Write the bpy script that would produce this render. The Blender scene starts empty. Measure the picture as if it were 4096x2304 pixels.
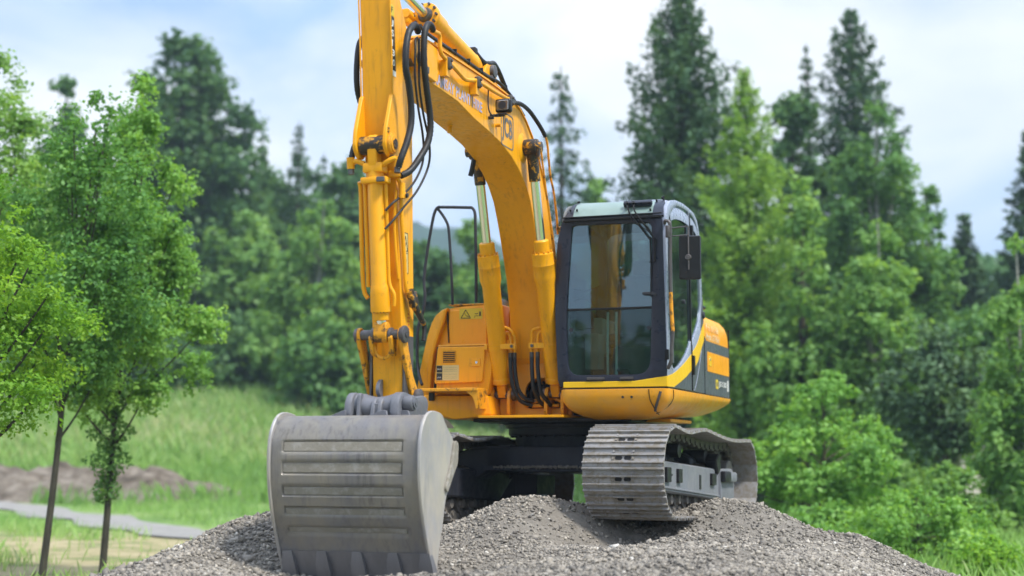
import bpy, bmesh, math, random
import numpy as np
from mathutils import Vector, Matrix, Euler
R = math.radians
PI = math.pi
S = bpy.context.scene
COL = S.collection

# ------------------------------------------------------------------ camera
cam_d = bpy.data.cameras.new('camera')
cam = bpy.data.objects.new('camera', cam_d)
COL.objects.link(cam)
cam.location = (0, 0, 0.57)
cam.rotation_euler = (R(90 + 6.434), 0, 0)
cam_d.sensor_width = 36
cam_d.lens = 51.43
cam_d.clip_start = 0.1
cam_d.clip_end = 6000
cam_d.dof.use_dof = True
cam_d.dof.focus_distance = 11.7
cam_d.dof.aperture_fstop = 1.0
S.camera = cam

# ------------------------------------------------------------------ sky and sun
SUN_DIR = Vector((0.60, -0.50, 1.15)).normalized()     # towards the sun
sun_el = math.asin(SUN_DIR.z)
sun_az = math.atan2(SUN_DIR.x, SUN_DIR.y)
w = bpy.data.worlds.new('World')
S.world = w
w.use_nodes = True
nt = w.node_tree
for n in list(nt.nodes):
    nt.nodes.remove(n)
def WN(t, **k):
    n = nt.nodes.new(t)
    for a, b in k.items():
        setattr(n, a, b)
    return n
sky = WN('ShaderNodeTexSky', sky_type='NISHITA')
sky.sun_disc = False
sky.sun_elevation = sun_el
sky.sun_rotation = sun_az
sky.air_density = 1.0
sky.dust_density = 1.5
tc = WN('ShaderNodeTexCoord')
mp = WN('ShaderNodeMapping')
mp.inputs['Scale'].default_value = (1.0, 1.0, 1.7)
mp.inputs['Location'].default_value = (0.35, 0.1, 0.22)
n1 = WN('ShaderNodeTexNoise')
n1.inputs['Scale'].default_value = 4.2
n1.inputs['Detail'].default_value = 7
n1.inputs['Roughness'].default_value = 0.52
n1.inputs['Distortion'].default_value = 0.35
cr = WN('ShaderNodeValToRGB')
cr.color_ramp.elements[0].position = 0.36
cr.color_ramp.elements[0].color = (0.62, 0.62, 0.62, 1)
cr.color_ramp.elements[1].position = 0.66
cr.color_ramp.elements[1].color = (1, 1, 1, 1)
n2 = WN('ShaderNodeTexNoise')
n2.inputs['Scale'].default_value = 3.1
n2.inputs['Detail'].default_value = 6
n2.inputs['Distortion'].default_value = 0.5
cc = WN('ShaderNodeValToRGB')
cc.color_ramp.elements[0].position = 0.40
cc.color_ramp.elements[0].color = (3.0, 4.4, 6.9, 1)
cc.color_ramp.elements[1].position = 0.60
cc.color_ramp.elements[1].color = (7.3, 7.4, 7.6, 1)
mx = WN('ShaderNodeMix', data_type='RGBA')
bg = WN('ShaderNodeBackground')
bg.inputs['Strength'].default_value = 0.1
wo = WN('ShaderNodeOutputWorld')
L_ = nt.links.new
L_(tc.outputs['Generated'], mp.inputs['Vector'])
L_(mp.outputs['Vector'], n1.inputs['Vector'])
L_(mp.outputs['Vector'], n2.inputs['Vector'])
L_(n1.outputs['Fac'], cr.inputs['Fac'])
L_(n2.outputs['Fac'], cc.inputs['Fac'])
L_(cr.outputs['Color'], mx.inputs[0])
L_(sky.outputs['Color'], mx.inputs[6])
L_(cc.outputs['Color'], mx.inputs[7])
# an overcast vault is brighter overhead than near the horizon
sz = WN('ShaderNodeSeparateXYZ')
L_(tc.outputs['Generated'], sz.inputs[0])
zr = WN('ShaderNodeMapRange')
zr.inputs['From Min'].default_value = 0.38
zr.inputs['From Max'].default_value = 1.0
zr.inputs['To Min'].default_value = 1.0
zr.inputs['To Max'].default_value = 2.3
L_(sz.outputs['Z'], zr.inputs['Value'])
vm = WN('ShaderNodeVectorMath', operation='SCALE')
L_(mx.outputs[2], vm.inputs[0])
L_(zr.outputs[0], vm.inputs['Scale'])
L_(vm.outputs[0], bg.inputs['Color'])
L_(bg.outputs['Background'], wo.inputs['Surface'])

sd = bpy.data.lights.new('sun', 'SUN')
sd.energy = 3.3
sd.angle = R(9)
sd.color = (1.0, 0.95, 0.86)
sun = bpy.data.objects.new('sun', sd)
COL.objects.link(sun)
sun.rotation_euler = (-SUN_DIR).to_track_quat('-Z', 'Y').to_euler()

S.view_settings.view_transform = 'Standard'
S.view_settings.look = 'None'
S.view_settings.gamma = 1
S.view_settings.exposure = 0.75
S.view_settings.use_curve_mapping = False
S.cycles.max_bounces = 8
S.cycles.transparent_max_bounces = 12

# ------------------------------------------------------------------ materials
MATS = {}
def new_mat(name):
    m = bpy.data.materials.new(name)
    m.use_nodes = True
    t = m.node_tree
    for n in list(t.nodes):
        t.nodes.remove(n)
    out = t.nodes.new('ShaderNodeOutputMaterial')
    return m, t, out
def nd(t, typ, **k):
    n = t.nodes.new(typ)
    for a, b in k.items():
        if a.startswith('i_'):
            n.inputs[a[2:].replace('_', ' ')].default_value = b
        else:
            setattr(n, a, b)
    return n
def c4(c):
    return (c[0], c[1], c[2], 1)
def noise(t, scale, detail=4, rough=0.55, vec=None, dist=0):
    n = nd(t, 'ShaderNodeTexNoise')
    n.inputs['Scale'].default_value = scale
    n.inputs['Detail'].default_value = detail
    n.inputs['Roughness'].default_value = rough
    n.inputs['Distortion'].default_value = dist
    if vec is not None:
        t.links.new(vec, n.inputs['Vector'])
    return n.outputs['Fac']
def ramp(t, fac, stops):
    n = nd(t, 'ShaderNodeValToRGB')
    e = n.color_ramp.elements
    while len(e) < len(stops):
        e.new(0.5)
    for i, (p, c) in enumerate(stops):
        e[i].position = p
        e[i].color = c4(c) if not isinstance(c, (int, float)) else (c, c, c, 1)
    t.links.new(fac, n.inputs['Fac'])
    return n.outputs['Color']
def mixc(t, fac, a, b, mode='MIX'):
    n = nd(t, 'ShaderNodeMix', data_type='RGBA', blend_type=mode)
    for s, v in ((0, fac), (6, a), (7, b)):
        if isinstance(v, (int, float)):
            n.inputs[s].default_value = v if s == 0 else (v, v, v, 1)
        elif isinstance(v, tuple):
            n.inputs[s].default_value = c4(v)
        else:
            t.links.new(v, n.inputs[s])
    return n.outputs[2]
def coords(t, scale=(1, 1, 1)):
    tcn = nd(t, 'ShaderNodeTexCoord')
    m = nd(t, 'ShaderNodeMapping')
    m.inputs['Scale'].default_value = scale
    t.links.new(tcn.outputs['Object'], m.inputs['Vector'])
    return m.outputs['Vector']
def bump(t, h, strength=0.3, dist=0.01):
    b = nd(t, 'ShaderNodeBump')
    b.inputs['Strength'].default_value = strength
    b.inputs['Distance'].default_value = dist
    t.links.new(h, b.inputs['Height'])
    return b.outputs['Normal']
def painted(name, base, base2=None, dirt=(0.16, 0.085, 0.03), d0=0.66, d1=0.74, rough=0.38, metal=0.0,
            scale=9, coat=0.25, bmp=0.12, stretch=(1, 1, 1), dustc=None, dust=0.0, streak=0.0, streakc=(0.25, 0.12, 0.02)):
    """base colour with broad fading, chips of dirt and a film of dust"""
    m, t, out = new_mat(name)
    v = coords(t, stretch)
    base2 = base2 or tuple(c * 0.82 for c in base)
    c = mixc(t, ramp(t, noise(t, 2.2, 5, 0.6, v), [(0.3, 0.0), (0.7, 1.0)]), base2, base)
    if dust > 0:
        dm = ramp(t, noise(t, 5.0, 8, 0.65, v, 0.6), [(0.38, 0.0), (0.72, dust)])
        c = mixc(t, dm, c, dustc or (0.36, 0.30, 0.22))
    fine = ramp(t, noise(t, scale * 5, 6, 0.7, v), [(0.60, 0.0), (0.72, 0.55)])
    c = mixc(t, mixc(t, 1.0, fine, ramp(t, noise(t, scale * .5, 4, 0.6, v), [(0.45, 0.0), (0.65, 1.0)]), 'MULTIPLY'), c, dirt)
    dm2 = ramp(t, noise(t, scale, 9, 0.72, v, 0.4), [(d0, 0.0), (d1, 0.85)])
    c = mixc(t, dm2, c, dirt)
    if streak > 0:
        vs = coords(t, (26, 26, 1.6))
        sm = ramp(t, noise(t, 1.0, 6, 0.65, vs, 0.2), [(0.50, 0.0), (0.72, 1.0)])
        sm2 = ramp(t, noise(t, 1.7, 4, 0.6, v), [(0.42, 0.0), (0.66, streak)])
        c = mixc(t, mixc(t, 1.0, sm, sm2, 'MULTIPLY'), c, streakc)
    p = nd(t, 'ShaderNodeBsdfPrincipled')
    t.links.new(c, p.inputs['Base Color'])
    rr = ramp(t, noise(t, 14, 5, 0.6, v), [(0.3, max(rough - .12, .05)), (0.7, min(rough + .15, 1))])
    t.links.new(rr, p.inputs['Roughness'])
    p.inputs['Metallic'].default_value = metal
    p.inputs['Coat Weight'].default_value = coat * .5
    p.inputs['Specular IOR Level'].default_value = 0.32
    p.inputs['Coat Roughness'].default_value = 0.25
    t.links.new(bump(t, noise(t, 35, 6, 0.7, v), bmp, 0.004), p.inputs['Normal'])
    t.links.new(p.outputs['BSDF'], out.inputs['Surface'])
    MATS[name] = m
    return m
YEL = (0.80, 0.355, 0.002)
painted('yellow', YEL, (0.74, 0.32, 0.002), d0=0.64, d1=0.74, rough=0.42, scale=7, streak=.75)
painted('yellow_body', (0.80, 0.345, 0.003), (0.77, 0.30, 0.002), d0=0.68, d1=0.78, rough=0.38, scale=7, streak=.6)
painted('yellow_skirt', (0.80, 0.36, 0.015), (0.76, 0.31, 0.01), d0=0.64, d1=0.74, rough=0.4, dust=0.3, dustc=(0.45, 0.30, 0.14), streak=.7)
painted('yellow_bright', (0.78, 0.50, 0.01), (0.70, 0.42, 0.01), d0=0.70, d1=0.76, rough=0.4)
painted('yellow_worn', (0.75, 0.33, 0.01), (0.6, 0.25, 0.01), dirt=(0.03, 0.025, 0.022), d0=0.52, d1=0.60, rough=0.5, scale=16)
painted('greasy', (0.035, 0.03, 0.028), (0.02, 0.018, 0.018), dirt=(0.55, 0.26, 0.01), d0=0.52, d1=0.58, rough=0.45, scale=14, bmp=0.6)
painted('pin_steel', (0.13, 0.12, 0.12), (0.07, 0.065, 0.07), dirt=(0.02, 0.018, 0.016), d0=0.55, d1=0.7, rough=0.45, metal=0.4, scale=20, bmp=.4)
painted('navy', (0.014, 0.018, 0.035), (0.010, 0.012, 0.022), dirt=(0.10, 0.095, 0.09), d0=0.74, d1=0.84, rough=0.32, scale=25, dust=0.1, dustc=(.08, .08, .09))
painted('silver', (0.30, 0.33, 0.42), (0.25, 0.28, 0.36), dirt=(0.1, 0.1, 0.1), d0=0.76, d1=0.85, rough=0.3, metal=0.2)
painted('slate', (0.075, 0.088, 0.105), (0.06, 0.07, 0.085), dirt=(0.14, 0.13, 0.12), d0=0.72, d1=0.82, rough=0.38, dust=0.3, dustc=(0.14, 0.14, 0.14))
painted('black_paint', (0.012, 0.012, 0.016), (0.008, 0.008, 0.010), dirt=(0.09, 0.08, 0.07), d0=0.68, d1=0.85, rough=0.45, dust=0.22, dustc=(0.06, 0.055, 0.05), coat=0.1)
painted('frame_black', (0.022, 0.025, 0.036), (0.015, 0.017, 0.026), dirt=(0.10, 0.09, 0.08), d0=0.72, d1=0.9, rough=0.55, dust=0.35, dustc=(0.045, 0.04, 0.038), coat=0.0)
painted('bucket_steel', (0.385, 0.38, 0.40), (0.29, 0.285, 0.305), dirt=(0.46, 0.42, 0.35), d0=0.42, d1=0.62, rough=0.48, metal=0.3,
        scale=3.6, coat=0.0, bmp=0.35, stretch=(1, 1, .55), dustc=(0.42, 0.385, 0.325), dust=0.7, streak=.9, streakc=(0.15, 0.15, 0.165))
painted('bucket_mud', (0.25, 0.232, 0.20), (0.20, 0.182, 0.15), dirt=(0.31, 0.295, 0.27), d0=0.48, d1=0.62, rough=0.95, scale=14, coat=0, bmp=1.0)
painted('bucket_dark', (0.24, 0.24, 0.255), (0.18, 0.18, 0.195), dirt=(0.22, 0.20, 0.17), d0=0.62, d1=0.8, rough=0.42, metal=0.5, scale=6, coat=0, stretch=(4, 4, .6))
painted('cast_grey', (0.17, 0.175, 0.20), (0.13, 0.135, 0.155), dirt=(0.24, 0.21, 0.17), d0=0.58, d1=0.75, rough=0.5, metal=0.2, scale=10, coat=0, bmp=.4)
painted('track_steel', (0.36, 0.36, 0.375), (0.22, 0.215, 0.22), dirt=(0.225, 0.195, 0.155), d0=0.47, d1=0.56, rough=0.55, metal=0.35, scale=12, coat=0, bmp=0.7, dust=.6, dustc=(.31, .275, .22))
painted('track_link', (0.17, 0.16, 0.15), (0.10, 0.095, 0.09), dirt=(0.24, 0.21, 0.17), d0=0.5, d1=0.65, rough=0.7, metal=0.2, scale=16, coat=0, bmp=0.6)
painted('frame_grey', (0.175, 0.188, 0.215), (0.135, 0.148, 0.17), dirt=(0.26, 0.23, 0.19), d0=0.64, d1=0.8, rough=0.6, scale=8, coat=0, dust=0.35, dustc=(0.24, 0.22, 0.20))
painted('rubber', (0.018, 0.019, 0.022), (0.012, 0.012, 0.014), dirt=(0.10, 0.09, 0.08), d0=0.72, d1=0.85, rough=0.5, coat=0, bmp=.3)
painted('fitting', (0.12, 0.12, 0.12), (0.08, 0.075, 0.07), rough=0.5, metal=0.5, scale=30)
painted('plastic_dark', (0.03, 0.033, 0.042), (0.024, 0.026, 0.033), dirt=(0.1, 0.1, 0.1), d0=0.76, d1=0.9, rough=0.5, coat=0)
painted('white_decal', (0.70, 0.70, 0.68), (0.62, 0.62, 0.60), dirt=(0.4, 0.3, 0.1), d0=0.62, d1=0.66, rough=0.5, scale=30, coat=0)
painted('faded_decal', (0.72, 0.62, 0.42), (0.68, 0.52, 0.30), dirt=(0.78, 0.36, 0.05), d0=0.48, d1=0.52, rough=0.5, scale=45, coat=0)
painted('violet_decal', (0.42, 0.40, 0.56), (0.36, 0.33, 0.50), dirt=(0.74, 0.36, 0.04), d0=0.56, d1=0.60, rough=0.5, scale=26, coat=0)
painted('grey_decal', (0.14, 0.14, 0.145), (0.11, 0.11, 0.11), dirt=(0.55, 0.3, 0.05), d0=0.62, d1=0.66, rough=0.5, scale=25, coat=0)
painted('sticker_yellow', (0.62, 0.46, 0.03), (0.56, 0.40, 0.03), rough=0.45, coat=0, d0=.72, d1=.8)
painted('sticker_cream', (0.60, 0.48, 0.22), (0.52, 0.40, 0.17), rough=0.5, coat=0)
painted('ink', (0.03, 0.03, 0.03), rough=0.5, coat=0, d0=.8, d1=.9)
painted('red_ink', (0.55, 0.08, 0.03), dirt=(0.75, 0.33, 0.02), d0=0.5, d1=0.56, scale=50, rough=0.5, coat=0)
painted('seat_fabric', (0.07, 0.075, 0.085), rough=0.9, coat=0)
painted('interior', (0.16, 0.17, 0.18), rough=0.7, coat=0)
painted('cab_beige', (0.42, 0.41, 0.37), rough=0.7, coat=0)
painted('lever', (0.55, 0.72, 0.76), rough=0.3, coat=0.2)
painted('lamp_glass', (0.30, 0.30, 0.30), (0.18, 0.18, 0.18), rough=0.12, metal=0.7)
painted('black_trim', (0.008, 0.008, 0.009), rough=0.4, coat=0, d0=.85, d1=.95)

m, t, out = new_mat('chrome')
p = nd(t, 'ShaderNodeBsdfPrincipled')
p.inputs['Base Color'].default_value = (0.78, 0.79, 0.82, 1)
p.inputs['Metallic'].default_value = 1
p.inputs['Roughness'].default_value = 0.24
t.links.new(p.outputs['BSDF'], out.inputs['Surface'])
MATS['chrome'] = m

def glass_mat(name, tint, refl=0.10, rough=0.02):
    m, t, out = new_mat(name)
    tr = nd(t, 'ShaderNodeBsdfTransparent')
    tr.inputs['Color'].default_value = c4(tint)
    gl = nd(t, 'ShaderNodeBsdfGlossy')
    gl.inputs['Roughness'].default_value = rough
    gl.inputs['Color'].default_value = (0.85, 0.95, 1.0, 1)
    fr = nd(t, 'ShaderNodeFresnel')
    fr.inputs['IOR'].default_value = 1.55
    ad = nd(t, 'ShaderNodeMath', operation='ADD')
    ad.inputs[1].default_value = refl
    t.links.new(fr.outputs['Fac'], ad.inputs[0])
    mxs = nd(t, 'ShaderNodeMixShader')
    t.links.new(ad.outputs[0], mxs.inputs['Fac'])
    t.links.new(tr.outputs[0], mxs.inputs[1])
    t.links.new(gl.outputs[0], mxs.inputs[2])
    # dust film on the pane
    df = nd(t, 'ShaderNodeBsdfDiffuse')
    df.inputs['Color'].default_value = (0.30, 0.33, 0.32, 1)
    mx2 = nd(t, 'ShaderNodeMixShader')
    v = coords(t)
    f = ramp(t, noise(t, 7, 8, 0.7, v), [(0.4, 0.01), (0.8, 0.09)])
    t.links.new(f, mx2.inputs['Fac'])
    t.links.new(mxs.outputs[0], mx2.inputs[1])
    t.links.new(df.outputs[0], mx2.inputs[2])
    t.links.new(mx2.outputs[0], out.inputs['Surface'])
    MATS[name] = m
    return m
glass_mat('front_glass', (0.55, 0.68, 0.68), 0.085)
glass_mat('side_glass', (0.70, 0.83, 0.79), 0.0)
m, t, out = new_mat('visor_glass')
p = nd(t, 'ShaderNodeBsdfPrincipled')
v = coords(t)
t.links.new(ramp(t, noise(t, 4, 6, .6, v), [(0.3, (0.15, 0.22, 0.205)), (0.7, (0.22, 0.30, 0.28))]), p.inputs['Base Color'])
p.inputs['Roughness'].default_value = 0.28
t.links.new(p.outputs['BSDF'], out.inputs['Surface'])
MATS['visor_glass'] = m

def leaf_mat(name, cols, trans=0.35, gloss=0.012):
    """leaf colour follows a per-leaf 'tint' value (0..1) that mixes old, mid and fresh leaves"""
    m, t, out = new_mat(name)
    at = nd(t, 'ShaderNodeAttribute', attribute_name='tint')
    cols = [tuple(min(v_ * 1.08 + .10 * (sum(c_) / 3), .9) for v_ in c_) for c_ in cols]
    n = len(cols)
    c = ramp(t, at.outputs['Fac'], [(i / (n - 1), cc_) for i, cc_ in enumerate(cols)])
    d = nd(t, 'ShaderNodeBsdfDiffuse')
    tl = nd(t, 'ShaderNodeBsdfTranslucent')
    tc_ = mixc(t, 1.0, c, (1.25, 1.15, 0.5), 'MULTIPLY')
    t.links.new(c, d.inputs['Color'])
    t.links.new(tc_, tl.inputs['Color'])
    ms = nd(t, 'ShaderNodeMixShader')
    ms.inputs['Fac'].default_value = trans
    t.links.new(d.outputs[0], ms.inputs[1])
    t.links.new(tl.outputs[0], ms.inputs[2])
    g = nd(t, 'ShaderNodeBsdfGlossy')
    g.inputs['Roughness'].default_value = 0.45
    g.inputs['Color'].default_value = (0.8, 0.9, 0.8, 1)
    ms2 = nd(t, 'ShaderNodeMixShader')
    ms2.inputs['Fac'].default_value = gloss
    t.links.new(ms.outputs[0], ms2.inputs[1])
    t.links.new(g.outputs[0], ms2.inputs[2])
    t.links.new(ms2.outputs[0], out.inputs['Surface'])
    MATS[name] = m
leaf_mat('leaf_lime', [(0.08, 0.22, 0.02), (0.16, 0.34, 0.025), (0.27, 0.45, 0.035)], 0.5)
leaf_mat('leaf_fresh', [(0.055, 0.16, 0.045), (0.11, 0.27, 0.06), (0.20, 0.39, 0.10)], 0.5)
leaf_mat('leaf_spring', [(0.10, 0.24, 0.05), (0.18, 0.37, 0.07), (0.29, 0.49, 0.11)], 0.5)
leaf_mat('leaf_light', [(0.11, 0.235, 0.06), (0.175, 0.335, 0.08), (0.26, 0.43, 0.11)], 0.5)
leaf_mat('leaf_mid', [(0.065, 0.16, 0.05), (0.11, 0.245, 0.065), (0.175, 0.33, 0.085)], 0.45)
leaf_mat('leaf_dark', [(0.045, 0.115, 0.045), (0.075, 0.17, 0.055), (0.125, 0.235, 0.07)], 0.4)
leaf_mat('leaf_grey', [(0.045, 0.09, 0.05), (0.08, 0.15, 0.07), (0.13, 0.22, 0.09)], 0.3)
leaf_mat('needle_dark', [(0.035, 0.085, 0.05), (0.062, 0.13, 0.07), (0.10, 0.185, 0.085)], 0.28)
leaf_mat('needle_light', [(0.11, 0.235, 0.05), (0.185, 0.335, 0.065), (0.28, 0.44, 0.085)], 0.45)
leaf_mat('grass_blades', [(0.12, 0.26, 0.055), (0.21, 0.38, 0.085), (0.30, 0.46, 0.14), (0.46, 0.46, 0.29)], 0.45, 0.03)

def bark(name, a, b, sc=(12, 12, 3)):
    m, t, out = new_mat(name)
    p = nd(t, 'ShaderNodeBsdfPrincipled')
    v = coords(t, sc)
    nf = noise(t, 1.0, 6, 0.7, v)
    t.links.new(ramp(t, nf, [(0.35, a), (0.65, b)]), p.inputs['Base Color'])
    p.inputs['Roughness'].default_value = 0.9
    t.links.new(bump(t, nf, 0.6, 0.02), p.inputs['Normal'])
    t.links.new(p.outputs['BSDF'], out.inputs['Surface'])
    MATS[name] = m
bark('bark_brown', (0.035, 0.028, 0.02), (0.10, 0.08, 0.06))
bark('bark_olive', (0.022, 0.022, 0.016), (0.06, 0.055, 0.038))
bark('bark_birch', (0.10, 0.09, 0.08), (0.42, 0.42, 0.38), (3, 3, 9))

def ground_mat(name, stops, scale, scale2, stops2=None, bs=0.5, bd=0.03, rough=1.0):
    m, t, out = new_mat(name)
    p = nd(t, 'ShaderNodeBsdfPrincipled')
    v = coords(t)
    c = ramp(t, noise(t, scale, 8, 0.65, v), stops)
    if stops2:
        c = mixc(t, ramp(t, noise(t, scale2, 6, 0.6, v), [(0.42, 0.0), (0.6, 1.0)]), c, ramp(t, noise(t, scale * 3, 6, 0.7, v), stops2))
    t.links.new(c, p.inputs['Base Color'])
    p.inputs['Roughness'].default_value = rough
    p.inputs['Specular IOR Level'].default_value = 0.15
    t.links.new(bump(t, noise(t, scale * 9, 8, 0.75, v), bs, bd), p.inputs['Normal'])
    t.links.new(p.outputs['BSDF'], out.inputs['Surface'])
    MATS[name] = m
ground_mat('meadow', [(0.3, (0.055, 0.14, 0.03)), (0.5, (0.11, 0.22, 0.05)), (0.7, (0.20, 0.28, 0.09))], 0.35, 0.10,
           [(0.35, (0.08, 0.20, 0.035)), (0.65, (0.16, 0.26, 0.06))])
ground_mat('dry_ground', [(0.3, (0.16, 0.15, 0.07)), (0.5, (0.34, 0.28, 0.17)), (0.7, (0.10, 0.18, 0.04))], 0.9, 0.5,
           [(0.35, (0.30, 0.25, 0.15)), (0.65, (0.42, 0.36, 0.24))])
ground_mat('gravel_path', [(0.3, (0.19, 0.185, 0.175)), (0.7, (0.30, 0.29, 0.275))], 2.0, 1.0)
ground_mat('soil', [(0.35, (0.09, 0.072, 0.055)), (0.5, (0.19, 0.158, 0.125)), (0.65, (0.31, 0.27, 0.225))], 1.6, 1.0, bs=1.0, bd=0.1)
ground_mat('gravel_base', [(0.3, (0.15, 0.137, 0.12)), (0.5, (0.225, 0.206, 0.18)), (0.7, (0.30, 0.275, 0.24))], 9.0, 1.2,
           [(0.35, (0.18, 0.165, 0.144)), (0.65, (0.29, 0.265, 0.23))], bs=1.0, bd=0.02)
ground_mat('forest_hill', [(0.35, (0.01, 0.04, 0.02)), (0.5, (0.025, 0.075, 0.032)), (0.7, (0.05, 0.11, 0.04))], 0.05, 0.01, bs=1.0, bd=3.0)
ground_mat('plaster', [(0.3, (0.42, 0.38, 0.34)), (0.7, (0.52, 0.48, 0.44))], 1.5, 1.0, bs=0.2)
ground_mat('roof_tile', [(0.3, (0.28, 0.15, 0.13)), (0.7, (0.40, 0.24, 0.21))], 3.0, 1.0, bs=0.4)
m, t, out = new_mat('stone')
at = nd(t, 'ShaderNodeAttribute', attribute_name='tint')
p = nd(t, 'ShaderNodeBsdfPrincipled')
c = ramp(t, at.outputs['Fac'], [(0.0, (0.09, 0.084, 0.077)), (0.35, (0.20, 0.182, 0.158)), (0.7, (0.30, 0.272, 0.232)), (0.93, (0.40, 0.365, 0.31)), (1.0, (0.48, 0.46, 0.42))])
t.links.new(c, p.inputs['Base Color'])
p.inputs['Roughness'].default_value = 0.8
p.inputs['Specular IOR Level'].default_value = 0.3
t.links.new(p.outputs['BSDF'], out.inputs['Surface'])
MATS['stone'] = m

# ------------------------------------------------------------------ object helpers
def link(name, me, mat, parent=None, label=None):
    o = bpy.data.objects.new(name, me)
    COL.objects.link(o)
    if mat:
        me.materials.append(MATS[mat])
    if parent:
        o.parent = parent
    if label:
        o['label'] = label
    return o
def tag(o, label=None, cat=None, group=None, kind=None):
    for k, v in (('label', label), ('category', cat), ('group', group), ('kind', kind)):
        if v:
            o[k] = v
    return o
def empty(name, loc, rz=0):
    o = bpy.data.objects.new(name, None)
    COL.objects.link(o)
    o.location = loc
    o.rotation_euler = (0, 0, rz)
    o.empty_display_size = 0.3
    return o
def catmull(pts, n=8, closed=False):
    P = [Vector(p) for p in pts]
    if len(P) < 3:
        return P
    out = []
    N = len(P)
    rng = range(N if closed else N - 1)
    for i in rng:
        p0 = P[(i - 1) % N] if (closed or i > 0) else P[0]
        p1 = P[i]
        p2 = P[(i + 1) % N]
        p3 = P[(i + 2) % N] if (closed or i + 2 < N) else P[-1]
        for k in range(n):
            s = k / n
            out.append(0.5 * ((2 * p1) + (p2 - p0) * s + (2 * p0 - 5 * p1 + 4 * p2 - p3) * s * s + (3 * p1 - p0 - 3 * p2 + p3) * s ** 3))
    if not closed:
        out.append(P[-1])
    return out
class MB:
    def __init__(self):
        self.bm = bmesh.new()
    def _merge(self, tb, bev=0, seg=2, mat=None):
        if bev > 0:
            es = [e for e in tb.edges if len(e.link_faces) == 2 and e.calc_face_angle(0) > 0.5]
            bmesh.ops.bevel(tb, geom=es, offset=bev, segments=seg, affect='EDGES', profile=0.5, clamp_overlap=True)
        if mat is not None:
            tb.transform(mat)
        me = bpy.data.meshes.new('tmp')
        tb.to_mesh(me)
        tb.free()
        self.bm.from_mesh(me)
        bpy.data.meshes.remove(me)
        return self
    def box(self, c, s, rot=None, bev=0.004, seg=1):
        tb = bmesh.new()
        bmesh.ops.create_cube(tb, size=1)
        for v in tb.verts:
            v.co = Vector((v.co.x * s[0], v.co.y * s[1], v.co.z * s[2]))
        M = Matrix.Translation(c)
        if rot is not None:
            M = M @ (rot if isinstance(rot, Matrix) else Euler(rot).to_matrix().to_4x4())
        return self._merge(tb, bev, seg, M)
    def prism(self, pts, a0, a1, plane='xz', bev=0.0, seg=1):
        """polygon in plane, extruded between a0 and a1 along the third axis"""
        tb = bmesh.new()
        def mk(p, a):
            if plane == 'xz':
                return (p[0], a, p[1])
            if plane == 'yz':
                return (a, p[0], p[1])
            return (p[0], p[1], a)
        A = [tb.verts.new(mk(p, a0)) for p in pts]
        B = [tb.verts.new(mk(p, a1)) for p in pts]
        tb.faces.new(A)
        tb.faces.new(B[::-1])
        n = len(pts)
        for i in range(n):
            tb.faces.new((A[i], B[i], B[(i + 1) % n], A[(i + 1) % n]))
        bmesh.ops.recalc_face_normals(tb, faces=tb.faces)
        return self._merge(tb, bev, seg)
    def cyl(self, p0, p1, r0, r1=None, n=24, caps=True, bev=0.0):
        r1 = r0 if r1 is None else r1
        p0, p1 = Vector(p0), Vector(p1)
        d = p1 - p0
        tb = bmesh.new()
        bmesh.ops.create_cone(tb, cap_ends=caps, segments=n, radius1=r0, radius2=r1, depth=d.length)
        M = Matrix.Translation((p0 + p1) / 2) @ d.to_track_quat('Z', 'Y').to_matrix().to_4x4()
        if bev > 0:
            es = [e for e in tb.edges if len(e.link_faces) == 2 and e.calc_face_angle(0) > 1.0]
            bmesh.ops.bevel(tb, geom=es, offset=bev, segments=2, affect='EDGES', profile=0.5)
        tb.transform(M)
        return self._merge(tb)
    def lathe(self, p0, p1, prof, n=28):
        """prof: (distance along axis 0..1 absolute metres, radius)"""
        p0, p1 = Vector(p0), Vector(p1)
        q = (p1 - p0).to_track_quat('Z', 'Y').to_matrix().to_4x4()
        tb = bmesh.new()
        rings = []
        for (a, r) in prof:
            rings.append([tb.verts.new((r * math.cos(2 * PI * k / n), r * math.sin(2 * PI * k / n), a)) for k in range(n)])
        for A, B in zip(rings, rings[1:]):
            for k in range(n):
                tb.faces.new((A[k], A[(k + 1) % n], B[(k + 1) % n], B[k]))
        tb.faces.new(rings[0][::-1])
        tb.faces.new(rings[-1])
        bmesh.ops.recalc_face_normals(tb, faces=tb.faces)
        return self._merge(tb, 0, 1, Matrix.Translation(p0) @ q)
    def tube(self, path, r, n=10, smooth=6, ribs=0.0):
        P = catmull(path, smooth) if smooth > 1 else [Vector(p) for p in path]
        if ribs > 0:                    # corrugated sleeve: resample finely
            Q = []
            for a, b in zip(P, P[1:]):
                k = max(1, int((b - a).length / 0.008))
                Q += [a.lerp(b, i / k) for i in range(k)]
            P = Q + [P[-1]]
        tb = bmesh.new()
        prev = None
        up = Vector((0.3, 0.2, 0.9)).normalized()
        rings = []
        for i, p in enumerate(P):
            d = (P[min(i + 1, len(P) - 1)] - P[max(i - 1, 0)])
            if d.length < 1e-7:
                continue
            d.normalize()
            a = up - d * up.dot(d)
            if a.length < 1e-3:
                a = d.orthogonal()
            a.normalize()
            up = a
            b = d.cross(a)
            rr = r(i / (len(P) - 1)) if callable(r) else r
            if ribs > 0:
                rr *= (1 + ribs * (1 if i % 2 else -1))
            rings.append([tb.verts.new(p + (a * math.cos(2 * PI * k / n) + b * math.sin(2 * PI * k / n)) * rr) for k in range(n)])
        for A, B in zip(rings, rings[1:]):
            for k in range(n):
                tb.faces.new((A[k], A[(k + 1) % n], B[(k + 1) % n], B[k]))
        tb.faces.new(rings[0][::-1])
        tb.faces.new(rings[-1])
        bmesh.ops.recalc_face_normals(tb, faces=tb.faces)
        return self._merge(tb)
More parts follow.
